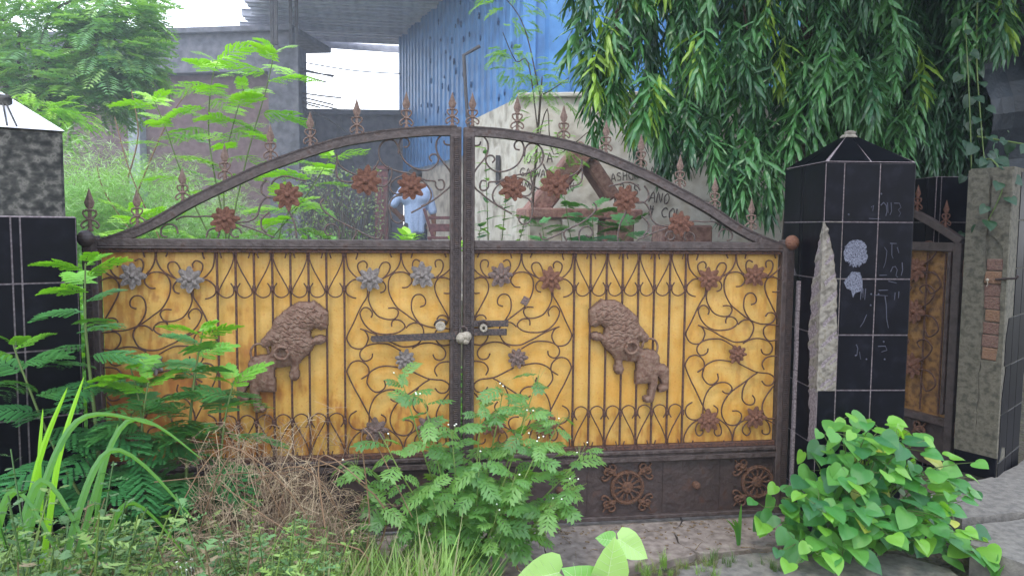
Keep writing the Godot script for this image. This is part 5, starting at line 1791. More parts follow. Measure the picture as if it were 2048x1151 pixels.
func heart_bush() -> void:
	rng.seed = 61
	var base := V(2.0, 0.0, 0.42)
	var t := thing("heart_leaf_bush", "low bush with broad bright green heart-shaped leaves at the foot of the right pillar", "bush", base)
	var kinds := []
	for k in 7:
		kinds.append(heart_leaf(610 + k, 0.08 + 0.03 * (k % 4), 0.9 + 0.05 * (k % 3), -0.05 + 0.09 * (k % 5), 0.1 + 0.08 * (k % 4)))
	var ms := [M.heart1, M.heart2, M.heart3, M.heart4]
	for s in 58:
		var u := fposmod(s * 0.618, 1.0)
		var tx := lerpf(1.5, 2.54, u) + rf(-0.05, 0.05)
		var reach := 1.0 - pow(absf(u - 0.52) * 2.0, 2.2)
		var top := lerpf(0.16, 0.74, maxf(reach, 0.0)) * (rf(0.55, 1.04) if s < 40 else rf(0.2, 0.5))
		var tz := rf(0.4, 0.84) if s < 40 else rf(0.7, 0.95)
		var st := smooth(pv([base + V((tx - 2.0) * 0.25, 0.0, rf(-0.05, 0.2)), V(lerpf(2.0, tx, 0.6), top * 0.7 + 0.04, lerpf(0.42, tz, 0.6)), V(tx, top, tz)]), 6)
		var b := MB.new()
		b.tube(st, 0.005, 0.002, 5)
		part(t, "stem", b.mesh(), M.stem)
		for i in 7:
			var v := 0.3 + 0.7 * i / 6.0
			var p := along(st, v)
			var az := i * 2.5 + s
			var o := V(cos(az) * 0.07, rf(0.0, 0.05), sin(az) * 0.07 + 0.03)
			var pb := MB.new()
			var d := V(cos(az) * 0.6, rf(-0.45, 0.05), sin(az) * 0.6 + 0.55)
			var size := lerpf(0.055, 0.115, sqrt(rng.randf())) * (0.75 if i == 6 else 1.0)
			var mi := 0 if v > 0.85 and rng.randf() < 0.6 else (1 if rng.randf() < 0.45 else (2 if rng.randf() < 0.6 else 3))
			if rng.randf() < 0.02: ms[0] = M.heartold
			else: ms[0] = M.heart1
			if ms[0] == M.heartold: mi = 0
			place(t, "leaf", kinds[rng.randi() % 7], ms[mi], p + o, d, size, V(rf(-0.35, 0.35), 1, rf(0.1, 0.9)), rf(-0.3, 0.3))
			if i % 2 == 0:
				pb.tube(pv([p, p + o * 0.6, p + o]), 0.0018, 0.0014, 4, false)
				part(t, "petiole", pb.mesh(), M.stem)

func white_weed() -> void:
	rng.seed = 62
	var base := V(-0.02, 0.0, 0.42)
	var t := thing("white_flowered_weed", "tall weed with deeply cut grey-green leaves and tiny white flowers before the gate's middle", "weed", base)
	var kinds := []
	for k in 4:
		kinds.append(lobed_leaf(620 + k))
	var ms := [M.weed1, M.weed2, M.weed3]
	var fl := MB.new()
	var fs := MB.new()
	var tips := [[-0.33, 0.98, 0.5], [-0.22, 0.88, 0.62], [-0.55, 0.6, 0.6], [-0.4, 0.72, 0.7], [-0.1, 0.74, 0.66], [0.05, 0.84, 0.55], [0.16, 0.9, 0.5], [0.34, 0.95, 0.46], [0.44, 0.76, 0.54], [0.54, 0.6, 0.58], [0.3, 0.68, 0.7], [0.18, 0.55, 0.75], [0.36, 0.4, 0.72], [-0.2, 0.5, 0.75], [-0.42, 0.42, 0.72], [0.02, 0.62, 0.74], [0.26, 0.8, 0.6], [0.48, 0.46, 0.66], [0.1, 0.42, 0.78]]
	for s in tips.size():
		var q: Array = tips[s]
		var tip := V(q[0], q[1], q[2])
		var st := smooth(pv([base + V(rf(-0.06, 0.06), 0, rf(-0.04, 0.06)), V(lerpf(-0.02, q[0], 0.45), q[1] * 0.42, lerpf(0.42, q[2], 0.7)), V(lerpf(-0.02, q[0], 0.8), q[1] * 0.78, q[2]), tip]), 6)
		var b := MB.new()
		b.tube(st, 0.0062, 0.0018, 5)
		part(t, "stem", b.mesh(), M.stem2)
		for i in 12:
			var v := 0.25 + 0.75 * i / 11.0
			var p := along(st, v)
			var az := i * 2.4 + s * 1.3
			var d := V(cos(az), rf(-0.45, 0.7), sin(az) * 0.8 + 0.25)
			var size := rf(0.1, 0.22) * lerpf(1.1, 0.7, v)
			place(t, "leaf", kinds[rng.randi() % 4], ms[rng.randi() % 3], p, d, size, V(0, 1, 0.35), rf(-0.3, 0.3))
		for i in 5:
			var a := tip + V(rf(-0.05, 0.05), rf(0.0, 0.05), rf(-0.03, 0.05))
			var sb := MB.new()
			fs.tube(pv([along(st, 0.9), a]), 0.0012, 0.0008, 3, false)
			if rng.randf() < 0.4:
				fl.ball(a, V(0.0045, 0.0035, 0.0045), 6, 4)
	part(t, "flower_heads", fl.mesh(), M.whiteflower, null, "stuff")
	part(t, "flower_stalks", fs.mesh(), M.stem2, null, "stuff")
	# woody arching runners at its foot
	for k in 7:
		var b := MB.new()
		var x := rf(-0.3, 0.35)
		b.tube(smooth(pv([base + V(rf(-0.03, 0.03), 0.02, 0), base + V(x * 0.5, rf(0.1, 0.2), 0.1), base + V(x, rf(0.0, 0.06), 0.18)]), 6), 0.006, 0.004, 5)
		part(t, "runner", b.mesh(), M.drystem)

func big_grass() -> void:
	rng.seed = 63
	var base := V(-1.6, 0.0, 1.42)
	var t := thing("tall_grass_clump", "clump of tall grass with broad arching blades in the lower left corner", "grass clump", base)
	var bl := [  # tip, height of the bend, base offset, half width, material
		[V(-1.42, 1.13, 1.4), 0.8, -0.2, 0.017, 0], [V(-1.36, 1.17, 1.42), 0.75, -0.05, 0.016, 0], [V(-1.12, 1.0, 1.45), 1.02, -0.1, 0.016, 2], [V(-1.0, 0.86, 1.38), 1.0, 0.05, 0.014, 2], [V(-1.02, 0.66, 1.42), 0.92, 0.0, 0.017, 2],
		[V(-1.24, 0.5, 1.6), 0.86, -0.1, 0.021, 2], [V(-1.3, 0.45, 1.62), 0.82, -0.24, 0.02, 2], [V(-1.7, 0.62, 1.6), 0.75, -0.25, 0.018, 1], [V(-1.05, 0.52, 1.4), 0.72, 0.1, 0.015, 1], [V(-1.52, 1.05, 1.35), 0.7, 0.05, 0.014, 0],
		[V(-1.75, 1.0, 1.4), 0.7, -0.05, 0.017, 0], [V(-1.62, 0.86, 1.5), 0.7, 0.1, 0.013, 1], [V(-1.3, 0.98, 1.3), 0.8, 0.12, 0.013, 1], [V(-1.85, 0.8, 1.5), 0.85, -0.1, 0.02, 2]]
	var ms := [M.grasslime, M.grassgreen, M.grasspale]
	for q in bl:
		var tip: Vector3 = q[0]
		var st := base + V(q[2], rf(0.0, 0.1), rf(-0.08, 0.1))
		var hb: float = q[1]
		var over := tip.y < hb
		var path := smooth(pv([st, st.lerp(tip, 0.25) + V(0, hb * 0.3, 0), V(lerpf(st.x, tip.x, 0.55), maxf(hb, tip.y * 0.8), lerpf(st.z, tip.z, 0.6)), tip] if over else [st, st.lerp(tip, 0.4) + V(0.02, 0, 0), st.lerp(tip, 0.75) + V(-0.01, 0.02, 0), tip]), 8)
		var b := MB.new()
		var n := path.size()
		for i in n - 1:
			var w := []
			var pts := []
			for j in [i, i + 1]:
				var u := float(j) / (n - 1)
				var hw: float = 0.78 * q[3] * minf(1.0, 0.4 + u * 2.0) * pow(maxf(0.0, 1.0 - pow(u, 3.0)), 0.7)
				var tg: Vector3 = (path[mini(j + 1, n - 1)] - path[maxi(j - 1, 0)]).normalized()
				var sd: Vector3 = tg.cross(V(0.25, 0.35, -0.9)).normalized()
				var nn := sd.cross(tg).normalized()
				pts.append([path[j] - sd * hw + nn * hw * 0.35, path[j], path[j] + sd * hw + nn * hw * 0.35])
			b.quad(pts[0][1], pts[0][2], pts[1][2], pts[1][1])
			b.quad(pts[0][0], pts[0][1], pts[1][1], pts[1][0])
		part(t, "blade", b.mesh(), ms[q[4]])

func dry_brush() -> void:
	rng.seed = 64
	var c := V(-0.82, 0.0, 0.85)
	var t := thing("dry_brush", "heap of brown withered brush leaning against the lower left of the gate", "dry bush", c)
	for m in 3:
		var b := MB.new()
		for k in 180:
			var az := rf(0, TAU)
			var s := c + V(rf(-0.2, 0.16), rf(0, 0.1), rf(-0.25, 0.1))
			if k % 3 == 0: s = c + V(rf(-0.42, -0.16), 0.0, rf(0.15, 0.45))
			var h := rf(0.2, 0.8) * (1.0 - 0.5 * absf((s.x - c.x + 0.13) / 0.4)) * (0.75 if k % 3 == 0 else 1.0)
			var e := s + V(rf(-0.22, 0.24), h, rf(-0.16, 0.16))
			var mid := s.lerp(e, 0.5) + V(rf(-0.09, 0.09), rf(-0.02, 0.12), rf(-0.09, 0.09))
			var bend := e + V(rf(-0.16, 0.16), rf(-0.16, 0.05), rf(-0.1, 0.12))
			b.tube(smooth(pv([s, mid, e, bend]), 3), rf(0.0012, 0.003), 0.0007, 3, false)
			for j in 3:
				var p := e.lerp(bend, rf(0, 1))
				b.tube(smooth(pv([p, p + V(rf(-0.05, 0.05), rf(-0.03, 0.05), rf(-0.04, 0.05)), p + V(rf(-0.09, 0.09), rf(-0.09, 0.05), rf(-0.06, 0.08))]), 2), 0.0011, 0.0006, 3, false)
		part(t, "twigs", b.mesh(), [M.dry1, M.dry2, M.dry3][m], null, "stuff")
	for k in 9:
		var b := MB.new()
		var s := c + V(rf(-0.3, 0.3), 0.02, rf(-0.1, 0.3))
		b.tube(smooth(pv([s, s + V(rf(-0.15, 0.15), rf(0.3, 0.45), rf(-0.1, 0.1)), s + V(rf(-0.3, 0.3), rf(0.45, 0.8), rf(-0.15, 0.1)), s + V(rf(-0.5, 0.5), rf(0.3, 0.7), rf(-0.1, 0.1))]), 5), 0.005, 0.002, 5)
		part(t, "branch", b.mesh(), M.drystem)

func weed_sprig(sd: int, leaves: int, ll: float, lw: float, stems := 4) -> ArrayMesh:        # unit tall tuft of stems with small feathered leaves
	rng.seed = sd
	var b := MB.new()
	for s in stems:
		var az := TAU * s / stems + rf(-0.5, 0.5)
		var o := rf(0.1, 0.4)
		var st := smooth(pv([Vector3.ZERO, V(cos(az) * o * 0.4, 0.45, sin(az) * o * 0.4), V(cos(az) * o, rf(0.7, 1.0), sin(az) * o)]), 3)
		b.tube(st, 0.007, 0.003, 3, false)
		for i in leaves:
			var u := 0.12 + 0.88 * i / leaves
			var p := along(st, u)
			var a := i * 2.4 + s
			var d := V(cos(a), rf(-0.1, 0.9), sin(a)).normalized()
			var sd2 := d.cross(Vector3.UP).normalized()
			var l := ll * rf(0.7, 1.25) * (1.15 - 0.5 * u)
			for k in 4:
				var v := 0.3 + 0.2 * k
				var q := p + d * l * v + V(0, -0.3 * l * v * v, 0)
				for t in [-1.0, 1.0]:
					var e: Vector3 = q + (sd2 * t + d * 0.7 + V(0, rf(-0.3, 0.2), 0)).normalized() * l * 0.42 * (1.1 - 0.6 * v)
					b.tri(q, q + d * lw * 2.0 + V(0, 0.01 * l, 0), e)
			var w := sd2 * lw * 0.5
			b.tri(p - w, p + w, p + d * l + V(0, -0.3 * l, 0))
	return b.mesh()

func grass_tuft(sd: int, n: int) -> ArrayMesh:
	rng.seed = sd
	var b := MB.new()
	for k in n:
		var az := rf(0, TAU)
		var s := V(rf(-0.12, 0.12), 0, rf(-0.12, 0.12))
		var h := rf(0.5, 1.0)
		var o := V(cos(az), 0, sin(az))
		var out := rf(0.1, 0.5)
		var a := s + V(0, h * 0.5, 0) + o * out * 0.25
		var e := s + V(0, h * rf(0.7, 1.0), 0) + o * out
		var w := o.cross(Vector3.UP) * rf(0.006, 0.012)
		b.quad(s - w, s + w, a + w, a - w)
		b.tri(a - w, a + w, e)
	return b.mesh()

func undergrowth() -> void:
	rng.seed = 65
	var sprigs := [weed_sprig(651, 34, 0.085, 0.007, 5), weed_sprig(652, 40, 0.065, 0.006, 5), weed_sprig(653, 26, 0.12, 0.006, 4)]
	var tufts := [grass_tuft(654, 16), grass_tuft(655, 22)]
	var bl := rng
	var sets := [[], [], []]
	var cols := [[], [], []]
	var hn := noise(1.6, 2, 4)
	for i in 1900:
		var z := rf(0.25, 1.9)
		var x := rf(-2.3, -0.05)
		if x > -0.5 and z < 0.72: continue
		if z > 0.62 + 0.45 * (0.05 - x) + 0.9 * smoothstep(-0.2, -1.0, x): continue
		var edge := smoothstep(0.0, -0.9, x)
		var s := (0.14 + 0.31 * z) * rf(0.5, 1.1) * lerpf(0.5, 1.0, edge) * (1.0 + 0.6 * hn.get_noise_2d(x, z))
		if absf(x + 0.95) < 0.2 and z > 0.5 and z < 1.0: s *= 0.8
		var k := i % 3
		sets[k].append(Transform3D(Basis(Vector3.UP, rf(0, TAU)) * Basis.from_scale(V(s * 0.8 + 0.08, s, s * 0.8 + 0.08)), V(x, -0.02, z)))
		var g := rf(0.55, 1.15)
		var c := Color(0.19 * g, 0.29 * g, 0.06 * g) if rng.randf() < 0.65 else Color(0.09 * g, 0.19 * g, 0.05 * g)
		if rng.randf() < 0.16: c = Color(0.2, 0.15, 0.075)
		cols[k].append(c)
	var t := Node3D.new()
	t.name = numbered("weed_patch")
	add_child(t, true)
	tag(t, "tangle of low green weeds along the lower left edge of the picture", "weeds", "", "stuff")
	for k in 3:
		many(t, "weeds", sprigs[k], M.tinted, sets[k], cols[k])
	# tiny white flowers among them
	var b := MB.new()
	for c in [V(-1.45, 0.4, 1.3), V(-1.05, 0.44, 1.25), V(-1.22, 0.36, 1.5), V(-0.8, 0.32, 1.5), V(-0.95, 0.36, 1.35), V(-0.62, 0.3, 1.45), V(-1.6, 0.5, 1.2)]:
		for i in 14:
			var p: Vector3 = c + V(rf(-0.1, 0.1), rf(-0.03, 0.07), rf(-0.08, 0.08))
			b.ball(p, V(0.0045, 0.004, 0.0045), 5, 3)
			b.tube(pv([p, p + V(rf(-0.02, 0.02), -0.12, 0)]), 0.0012, 0.001, 3, false)
	part(t, "white_flowers", b.mesh(), M.whiteflower, null, "stuff")
	# bright grass in front and thin grass along the edge of the paving
	var gx := [[], []]
	var gc := [[], []]
	for i in 620:
		var x := rf(-2.0, 1.2) if i < 420 else rf(-1.1, -0.1)
		var z := rf(0.6, 1.7)
		var s := (0.14 + 0.33 * z) * rf(0.6, 1.1) * (1.0 if x > -1.0 else 0.9)
		if x > -0.1:
			z = 0.66 + 0.1 * sin(x * 5.0) + rf(-0.05, 0.12)
			s = rf(0.05, 0.13)
			if rng.randf() < 0.4: continue
		gx[i % 2].append(Transform3D(Basis(Vector3.UP, rf(0, TAU)) * Basis.from_scale(V(s, s, s)), V(x, -0.01, z)))
		var g := rf(0.7, 1.2)
		gc[i % 2].append(Color(0.17 * g, 0.29 * g, 0.045 * g) if rng.randf() < 0.7 else Color(0.2 * g, 0.2 * g, 0.07 * g))
	for i in 50:
		var u := rng.randf()
		var p := V(lerpf(1.1, 2.4, u), 0, 0.5 + 0.16 * sin(u * 6.0) + rf(-0.06, 0.06))
		var s := rf(0.04, 0.12)
		gx[i % 2].append(Transform3D(Basis(Vector3.UP, rf(0, TAU)) * Basis.from_scale(V(s, s, s)), p))
		gc[i % 2].append(Color(0.08, 0.14, 0.03))
	t = Node3D.new()
	t.name = numbered("grass")
	add_child(t, true)
	tag(t, "short bright grass along the broken edge of the paving", "grass", "", "stuff")
	for k in 2:
		many(t, "grass", tufts[k], M.tinted, gx[k], gc[k])
	# litter of dry twigs, crumbs and leaves on the threshold
	b = MB.new()
	for i in 90:
		var p := V(rf(-0.5, 1.7), 0.008, rf(0.05, 0.5))
		if i < 45: p.z = 0.02 + absf(rng.randfn(0.0, 0.06))
		var d := V(rf(-1, 1), 0.05, rf(-0.6, 0.6)).normalized() * rf(0.02, 0.09)
		b.tube(pv([p, p + d * 0.5 + V(0, 0.006, 0), p + d]), rf(0.001, 0.003), 0.001, 4)
	for i in 170:
		var p := V(rf(-0.4, 1.9), 0.006, 0.03 + absf(rng.randfn(0.0, 0.2)))
		b.cbox(p, V(rf(0.005, 0.024), rf(0.004, 0.01), rf(0.005, 0.018)), 0.002, Basis(Vector3.UP, rf(0, 6)) * Basis(Vector3.RIGHT, rf(-0.2, 0.2)))
	single("litter", b.mesh(), M.litter, "dry twigs and crumbs scattered under the right gate leaf", "litter", "stuff")

func broad_leaf_seedling() -> void:
	rng.seed = 66
	var base := V(0.32, 0.0, 1.66)
	var t := thing("broad_leaf_seedling", "seedling with a few very large pale green leaves at the bottom middle", "seedling", base)
	var kinds := [heart_leaf(661, 0.08, 1.15, 0.25, 0.25), heart_leaf(662, 0.1, 1.0, 0.15, 0.35)]
	var ls := [[V(0.2, 0.5, 1.62), V(-0.75, 0.05, 0.35), 0.15, 0], [V(0.35, 0.49, 1.68), V(0.1, 0.75, 0.25), 0.14, 0], [V(0.3, 0.46, 1.7), V(-0.5, 0.62, 0.4), 0.15, 1], [V(0.4, 0.615, 1.64), V(0.9, -0.5, 0.3), 0.105, 0], [V(0.385, 0.61, 1.64), V(-0.85, 0.28, 0.2), 0.062, 1], [V(0.38, 0.42, 1.72), V(0.6, 0.3, 0.5), 0.1, 1], [V(0.22, 0.43, 1.7), V(-0.9, 0.1, 0.2), 0.12, 1]]
	for q in ls:
		var b := MB.new()
		b.tube(smooth(pv([base + V(rf(-0.01, 0.01), 0, 0), base.lerp(q[0], 0.6) + V(0.02, 0.08, 0), q[0]]), 5), 0.004, 0.0025, 5)
		part(t, "petiole", b.mesh(), M.stem2)
		var lf := place(t, "leaf", kinds[q[3]], M.bigpale if q[3] == 0 else M.bigpale2, q[0], q[1], q[2], V(0.1, 0.5, 1.0))
		var fo: float = [0.25, 0.15][q[3]]
		var dr: float = [0.25, 0.35][q[3]]
		var le: float = [1.15, 1.0][q[3]]
		var sdv: float = [661.0, 662.0][q[3]]
		var F := func(x: float, z: float) -> Vector3: return V(x * le, fo * absf(z) - dr * x * x + 0.02 * sin(x * 7.0 + z * 6.0 + sdv) + 0.004, z)
		var vb := MB.new()
		var mp := PackedVector3Array()
		for k in 10: mp.append(F.call(k / 9.6, 0.0))
		vb.tube(mp, 0.012, 0.004, 4, false)
		for k in 5:
			for s in [-1.0, 1.0]:
				var x0 := 0.06 + 0.15 * k
				var vp := PackedVector3Array()
				for e in 5:
					var f := e / 4.0
					vp.append(F.call(x0 + 0.2 * f, s * f * (0.42 - 0.045 * k)))
				vb.tube(vp, 0.007, 0.003, 3, false)
		part(lf, "vein", vb.mesh(), M.vein, Transform3D.IDENTITY)
	# single blades springing from the cracks
	for q in [[V(1.44, 0, 0.37), 0.19, "upright grass sprout in front of the right wheel ornament"], [V(0.1, 0, 0.72), 0.22, "bent grass sprout at the broken edge of the threshold"], [V(2.43, 0, 0.98), 0.14, "small leafy sprout beside the hole in the pavement"]]:
		var g := thing("grass_sprout", q[2], "sprout", q[0])
		var n := 4
		for i in n:
			var b := MB.new()
			var o := V(rf(-0.3, 0.3), 1, rf(-0.2, 0.25))
			if i == 0: o = V(0.02, 1.35, 0)
			var p: Vector3 = q[0]
			var h: float = q[1]
			var path := smooth(pv([p, p + o * h * 0.5, p + V(o.x * 1.9, o.y * 0.9, o.z * 1.5) * h]), 5)
			for j in path.size() - 1:
				var w0 := 0.011 * sin(PI * minf(1.0, 0.25 + 0.75 * j / (path.size() - 1.0)))
				var w1 := 0.011 * sin(PI * minf(1.0, 0.25 + 0.75 * (j + 1) / (path.size() - 1.0)))
				b.quad(path[j] + V(-w0, 0, 0), path[j] + V(w0, 0, 0), path[j + 1] + V(w1, 0, 0), path[j + 1] + V(-w1, 0, 0))
			part(g, "blade", b.mesh(), M.grassgreen)

# ---------------------------------------------------------------- trees and shrubs behind
func drooping_spray(sd: int) -> ArrayMesh:         # a hanging twig with long wavy leaves; hangs down from the origin, about 0.5 m
	rng.seed = sd
	var b := MB.new()
	var st := smooth(pv([V(0, 0, 0), V(0.03, -0.12, 0.02), V(0.01, -0.25, 0.03), V(0.0, -0.33, 0.03)]), 3)
	b.tube(st, 0.005, 0.002, 4, false)
	var n := 18
	for i in n:
		var u := 0.05 + 0.95 * i / (n - 1.0)
		var p := along(st, u)
		var az := i * 2.4 + rf(-0.4, 0.4)
		var open := lerpf(0.95, 0.28, u) + rf(-0.2, 0.15)
		var d := V(cos(az) * sin(open), -cos(open), sin(az) * sin(open))
		var l := rf(0.13, 0.2)
		var side := d.cross(V(cos(az), 0.2, sin(az))).normalized()
		var outn := side.cross(d).normalized()
		var turn := rf(-0.9, 0.9)
		var s2 := side.rotated(d, turn)
		outn = outn.rotated(d, turn)
		var m := 6
		var ph := rf(0, 6.0)
		var w := rf(0.014, 0.019)
		var cen := []
		for k in m + 1:
			var v := float(k) / m
			cen.append(p + d * l * v + V(0, -0.12 * l * v * v, 0) + outn * l * 0.1 * sin(v * 2.6))
		for k in m:
			var v0 := float(k) / m
			var v1 := float(k + 1) / m
			var w0 := w * pow(sin(PI * clampf(pow(v0, 0.7), 0.0, 1.0)), 0.8) if k > 0 else 0.0015
			var w1 := w * pow(maxf(0.0, sin(PI * clampf(pow(v1, 0.7), 0.0, 1.0))), 0.8) if k < m - 1 else 0.0
			var a0: Vector3 = cen[k]
			var a1: Vector3 = cen[k + 1]
			for s in [-1.0, 1.0]:
				var e0: Vector3 = a0 + s2 * w0 * s - outn * (w0 * 0.4 + 0.004 * sin(v0 * 16.0 + ph + s))
				var e1: Vector3 = a1 + s2 * w1 * s - outn * (w1 * 0.4 + 0.004 * sin(v1 * 16.0 + ph + s))
				if s > 0.0: b.quad(a0, a1, e1, e0)
				else: b.quad(e0, e1, a1, a0)
	return b.mesh()

func weeping_tree() -> void:
	rng.seed = 71
	var base := V(2.95, 0.1, -2.05)
	var t := thing("weeping_tree", "dark weeping tree whose long wavy leaves hang in curtains over the right pillar", "tree", base)
	var b := MB.new()
	b.tube(smooth(pv([base, V(2.98, 1.5, -2.05), V(3.08, 3.0, -2.08), V(3.1, 5.6, -2.1)]), 5), 0.1, 0.06, 10)
	part(t, "trunk", b.mesh(), M.bark)
	for i in 10:
		var y := rf(3.4, 5.2)
		var a := V(3.08, y, -2.07)
		var az := rf(0, TAU)
		var e := V(lerpf(1.2, 4.6, rng.randf()), y - rf(0.0, 0.3), -1.6 + rf(-0.5, 0.4))
		b = MB.new()
		b.tube(smooth(pv([a, a.lerp(e, 0.5) + V(0, 0.25, 0), e, e + V(0, -0.4, 0.05)]), 5), 0.03, 0.008, 6)
		part(t, "limb", b.mesh(), M.bark)
	var kinds := []
	for k in 5:
		kinds.append(drooping_spray(710 + k))
	var ms := [M.ash1, M.ash2, M.ash3, M.ashlime]
	# height of the hanging tips along x
	var bx := [0.7, 0.87, 1.04, 1.2, 1.38, 1.55, 1.72, 1.89, 2.2, 2.32, 2.42, 2.74, 2.9, 3.05, 3.25, 3.43, 3.63, 3.95, 4.6]
	var by := [2.75, 2.5, 2.2, 2.2, 2.17, 2.0, 1.78, 1.64, 1.58, 1.85, 2.14, 2.2, 2.1, 1.95, 2.12, 2.55, 2.75, 2.85, 2.7]
	var low := func(x: float) -> float:
		for i in bx.size() - 1:
			if x <= bx[i + 1]:
				return lerpf(by[i], by[i + 1], clampf((x - bx[i]) / (bx[i + 1] - bx[i]), 0.0, 1.0))
		return 2.7
	var n := 0
	var inner := []
	var outer := []
	while n < 298:
		var x := lerpf(0.82, 4.3, pow(rng.randf(), 0.95))
		var y0: float = low.call(x)
		var f := rng.randf()
		var z := -1.0 + rf(-0.45, 0.3) + 0.06 * (x - 2.0)
		if x < 1.25: z = -1.15 + rf(-0.2, 0.2)
		var tipy := y0 + f * (3.75 - y0)
		if x < 1.05 and rng.randf() < 0.35: continue
		if x > 3.35 and rng.randf() < 0.4: continue
		if n < 70:
			tipy = y0 + rf(-0.04, 0.22)
		if x > 2.3 and x < 2.78 and tipy < 2.26 and z > -0.3: continue
		var s := rf(0.8, 1.1)
		var mi := 0 if rng.randf() < 0.4 else (1 if rng.randf() < 0.6 else 2)
		if x < 1.5 and rng.randf() < 0.16: mi = 3
		elif rng.randf() < 0.02: mi = 3
		var tilt := Basis(V(rf(-1, 1), 0, rf(-1, 1)).normalized(), rf(0.0, 0.35))
		part(t, "leaf_spray", kinds[rng.randi() % 5], ms[mi], Transform3D(tilt * Basis(Vector3.UP, rf(0, TAU)) * Basis.from_scale(Vector3.ONE * s), V(x, tipy + 0.48 * s, z) - base))
		n += 1
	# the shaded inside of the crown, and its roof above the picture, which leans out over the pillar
	for i in 1500:
		var x := lerpf(1.3, 6.2, rng.randf())
		var y0: float = low.call(minf(x, 4.5))
		var z := -1.75 + rf(-1.7, 0.45)
		var y := maxf(y0 + 0.2, 2.0) + pow(rng.randf(), 0.9) * 2.6 + 0.3
		if i % 3 == 0:
			y = rf(3.75, 5.2)
			x = lerpf(1.5, 6.2, rng.randf())
			z = rf(-2.6, 1.3)
		elif i % 3 == 1:
			x = lerpf(3.2, 6.0, rng.randf())
			y = rf(1.9, 4.2)
			z = -2.0 + rf(-0.7, 0.9)
		if y < 3.3 and x < 1.7 and z < -1.6: continue
		inner.append(Transform3D(Basis(Vector3.UP, rf(0, TAU)) * Basis.from_scale(Vector3.ONE * rf(1.0, 1.4)), V(x, y + 0.3, z) - base))
	for i in 170:
		var x := lerpf(0.9, 4.2, rng.randf())
		var s := rf(0.8, 1.1)
		var y: float = low.call(x) + 0.1 + rng.randf() * 1.6
		if x < 1.1 and i % 2 == 0: continue
		outer.append(Transform3D(Basis(V(rf(-1, 1), 0, rf(-1, 1)).normalized(), rf(0.0, 0.4)) * Basis(Vector3.UP, rf(0, TAU)) * Basis.from_scale(Vector3.ONE * s), V(x, y + 0.48 * s, -1.35 + rf(-0.25, 0.3)) - base))
	for i in 130:
		var s := rf(0.8, 1.1)
		inner.append(Transform3D(Basis(Vector3.UP, rf(0, TAU)) * Basis.from_scale(Vector3.ONE * s), V(rf(3.45, 4.3), rf(2.5, 3.9), -1.3 + rf(-0.35, 0.2)) - base))
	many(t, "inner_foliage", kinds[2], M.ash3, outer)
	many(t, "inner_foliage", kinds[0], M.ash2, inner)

func frond(sd: int, n: int) -> ArrayMesh:        # a flat airy frond, unit long, along +x, for crowns seen from far
	rng.seed = sd
	var b := MB.new()
	for i in n:
		var u := 0.1 + 0.9 * i / n
		for s in [-1.0, 1.0]:
			var l := 0.34 * sin(0.4 + u * 2.5) * rf(0.8, 1.15)
			var p := V(u, 0.1 * sin(u * 2.0) - 0.3 * u * u, 0)
			var d := V(0.6, rf(-0.35, 0.05), s).normalized()
			var e := p + d * l
			var w := V(0.04, 0, 0)
			var m := p.lerp(e, 0.5) + V(0, 0.02, 0)
			b.tri(p, m + w, e)
			b.tri(p, e, m - w)
			if i % 2 == 0:
				var q := p.lerp(e, 0.55)
				b.tri(q, q + (d + V(0.5, 0.2, 0)).normalized() * l * 0.35, e)
	b.tube(pv([V(0, 0, 0), V(0.5, 0.02, 0), V(1, -0.12, 0)]), 0.006, 0.002, 3, false)
	return b.mesh()

func airy_tree(called: String, label: String, base: Vector3, top: float, blobs: Array, n: int, mats: Array, sd: int, size: float) -> void:
	rng.seed = sd
	var t := thing(called, label, "tree", base)
	var b := MB.new()
	var tr := smooth(pv([base, base + V(0.05, (top - base.y) * 0.5, 0.02), base + V(0.12, top - base.y, 0.05)]), 4)
	b.tube(tr, 0.075 if n > 400 else 0.018, 0.04 if n > 400 else 0.01, 8)
	part(t, "trunk", b.mesh(), M.bark)
	var kinds := [frond(sd * 10 + 1, 14), frond(sd * 10 + 2, 12)]
	for q in blobs:
		var c: Vector3 = q[0]
		b = MB.new()
		b.tube(smooth(pv([along(tr, rf(0.5, 0.95)), along(tr, 0.95).lerp(c, 0.5) + V(0, 0.15, 0), c, c + V(rf(-0.3, 0.3), 0.2, rf(-0.3, 0.3))]), 4), 0.025 if n > 400 else 0.007, 0.008 if n > 400 else 0.004, 5)
		part(t, "limb", b.mesh(), M.bark)
	for k in mats.size():
		var xs := []
		for i in int(n / mats.size()):
			var q: Array = blobs[rng.randi() % blobs.size()]
			var c: Vector3 = q[0]
			var r: Vector3 = q[1]
			var d := V(rng.randfn(), rng.randfn(), rng.randfn()).normalized() * pow(rng.randf(), 0.4)
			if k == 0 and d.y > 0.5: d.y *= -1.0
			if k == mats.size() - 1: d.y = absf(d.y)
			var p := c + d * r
			var az := atan2(d.z, d.x) + rf(-0.9, 0.9)
			xs.append(Transform3D(aim(V(cos(az), rf(-0.9, 0.5), sin(az))) * Basis.from_scale(Vector3.ONE * size * rf(0.7, 1.2)), p - base))
		many(t, "crown", kinds[k % 2], mats[k], xs)

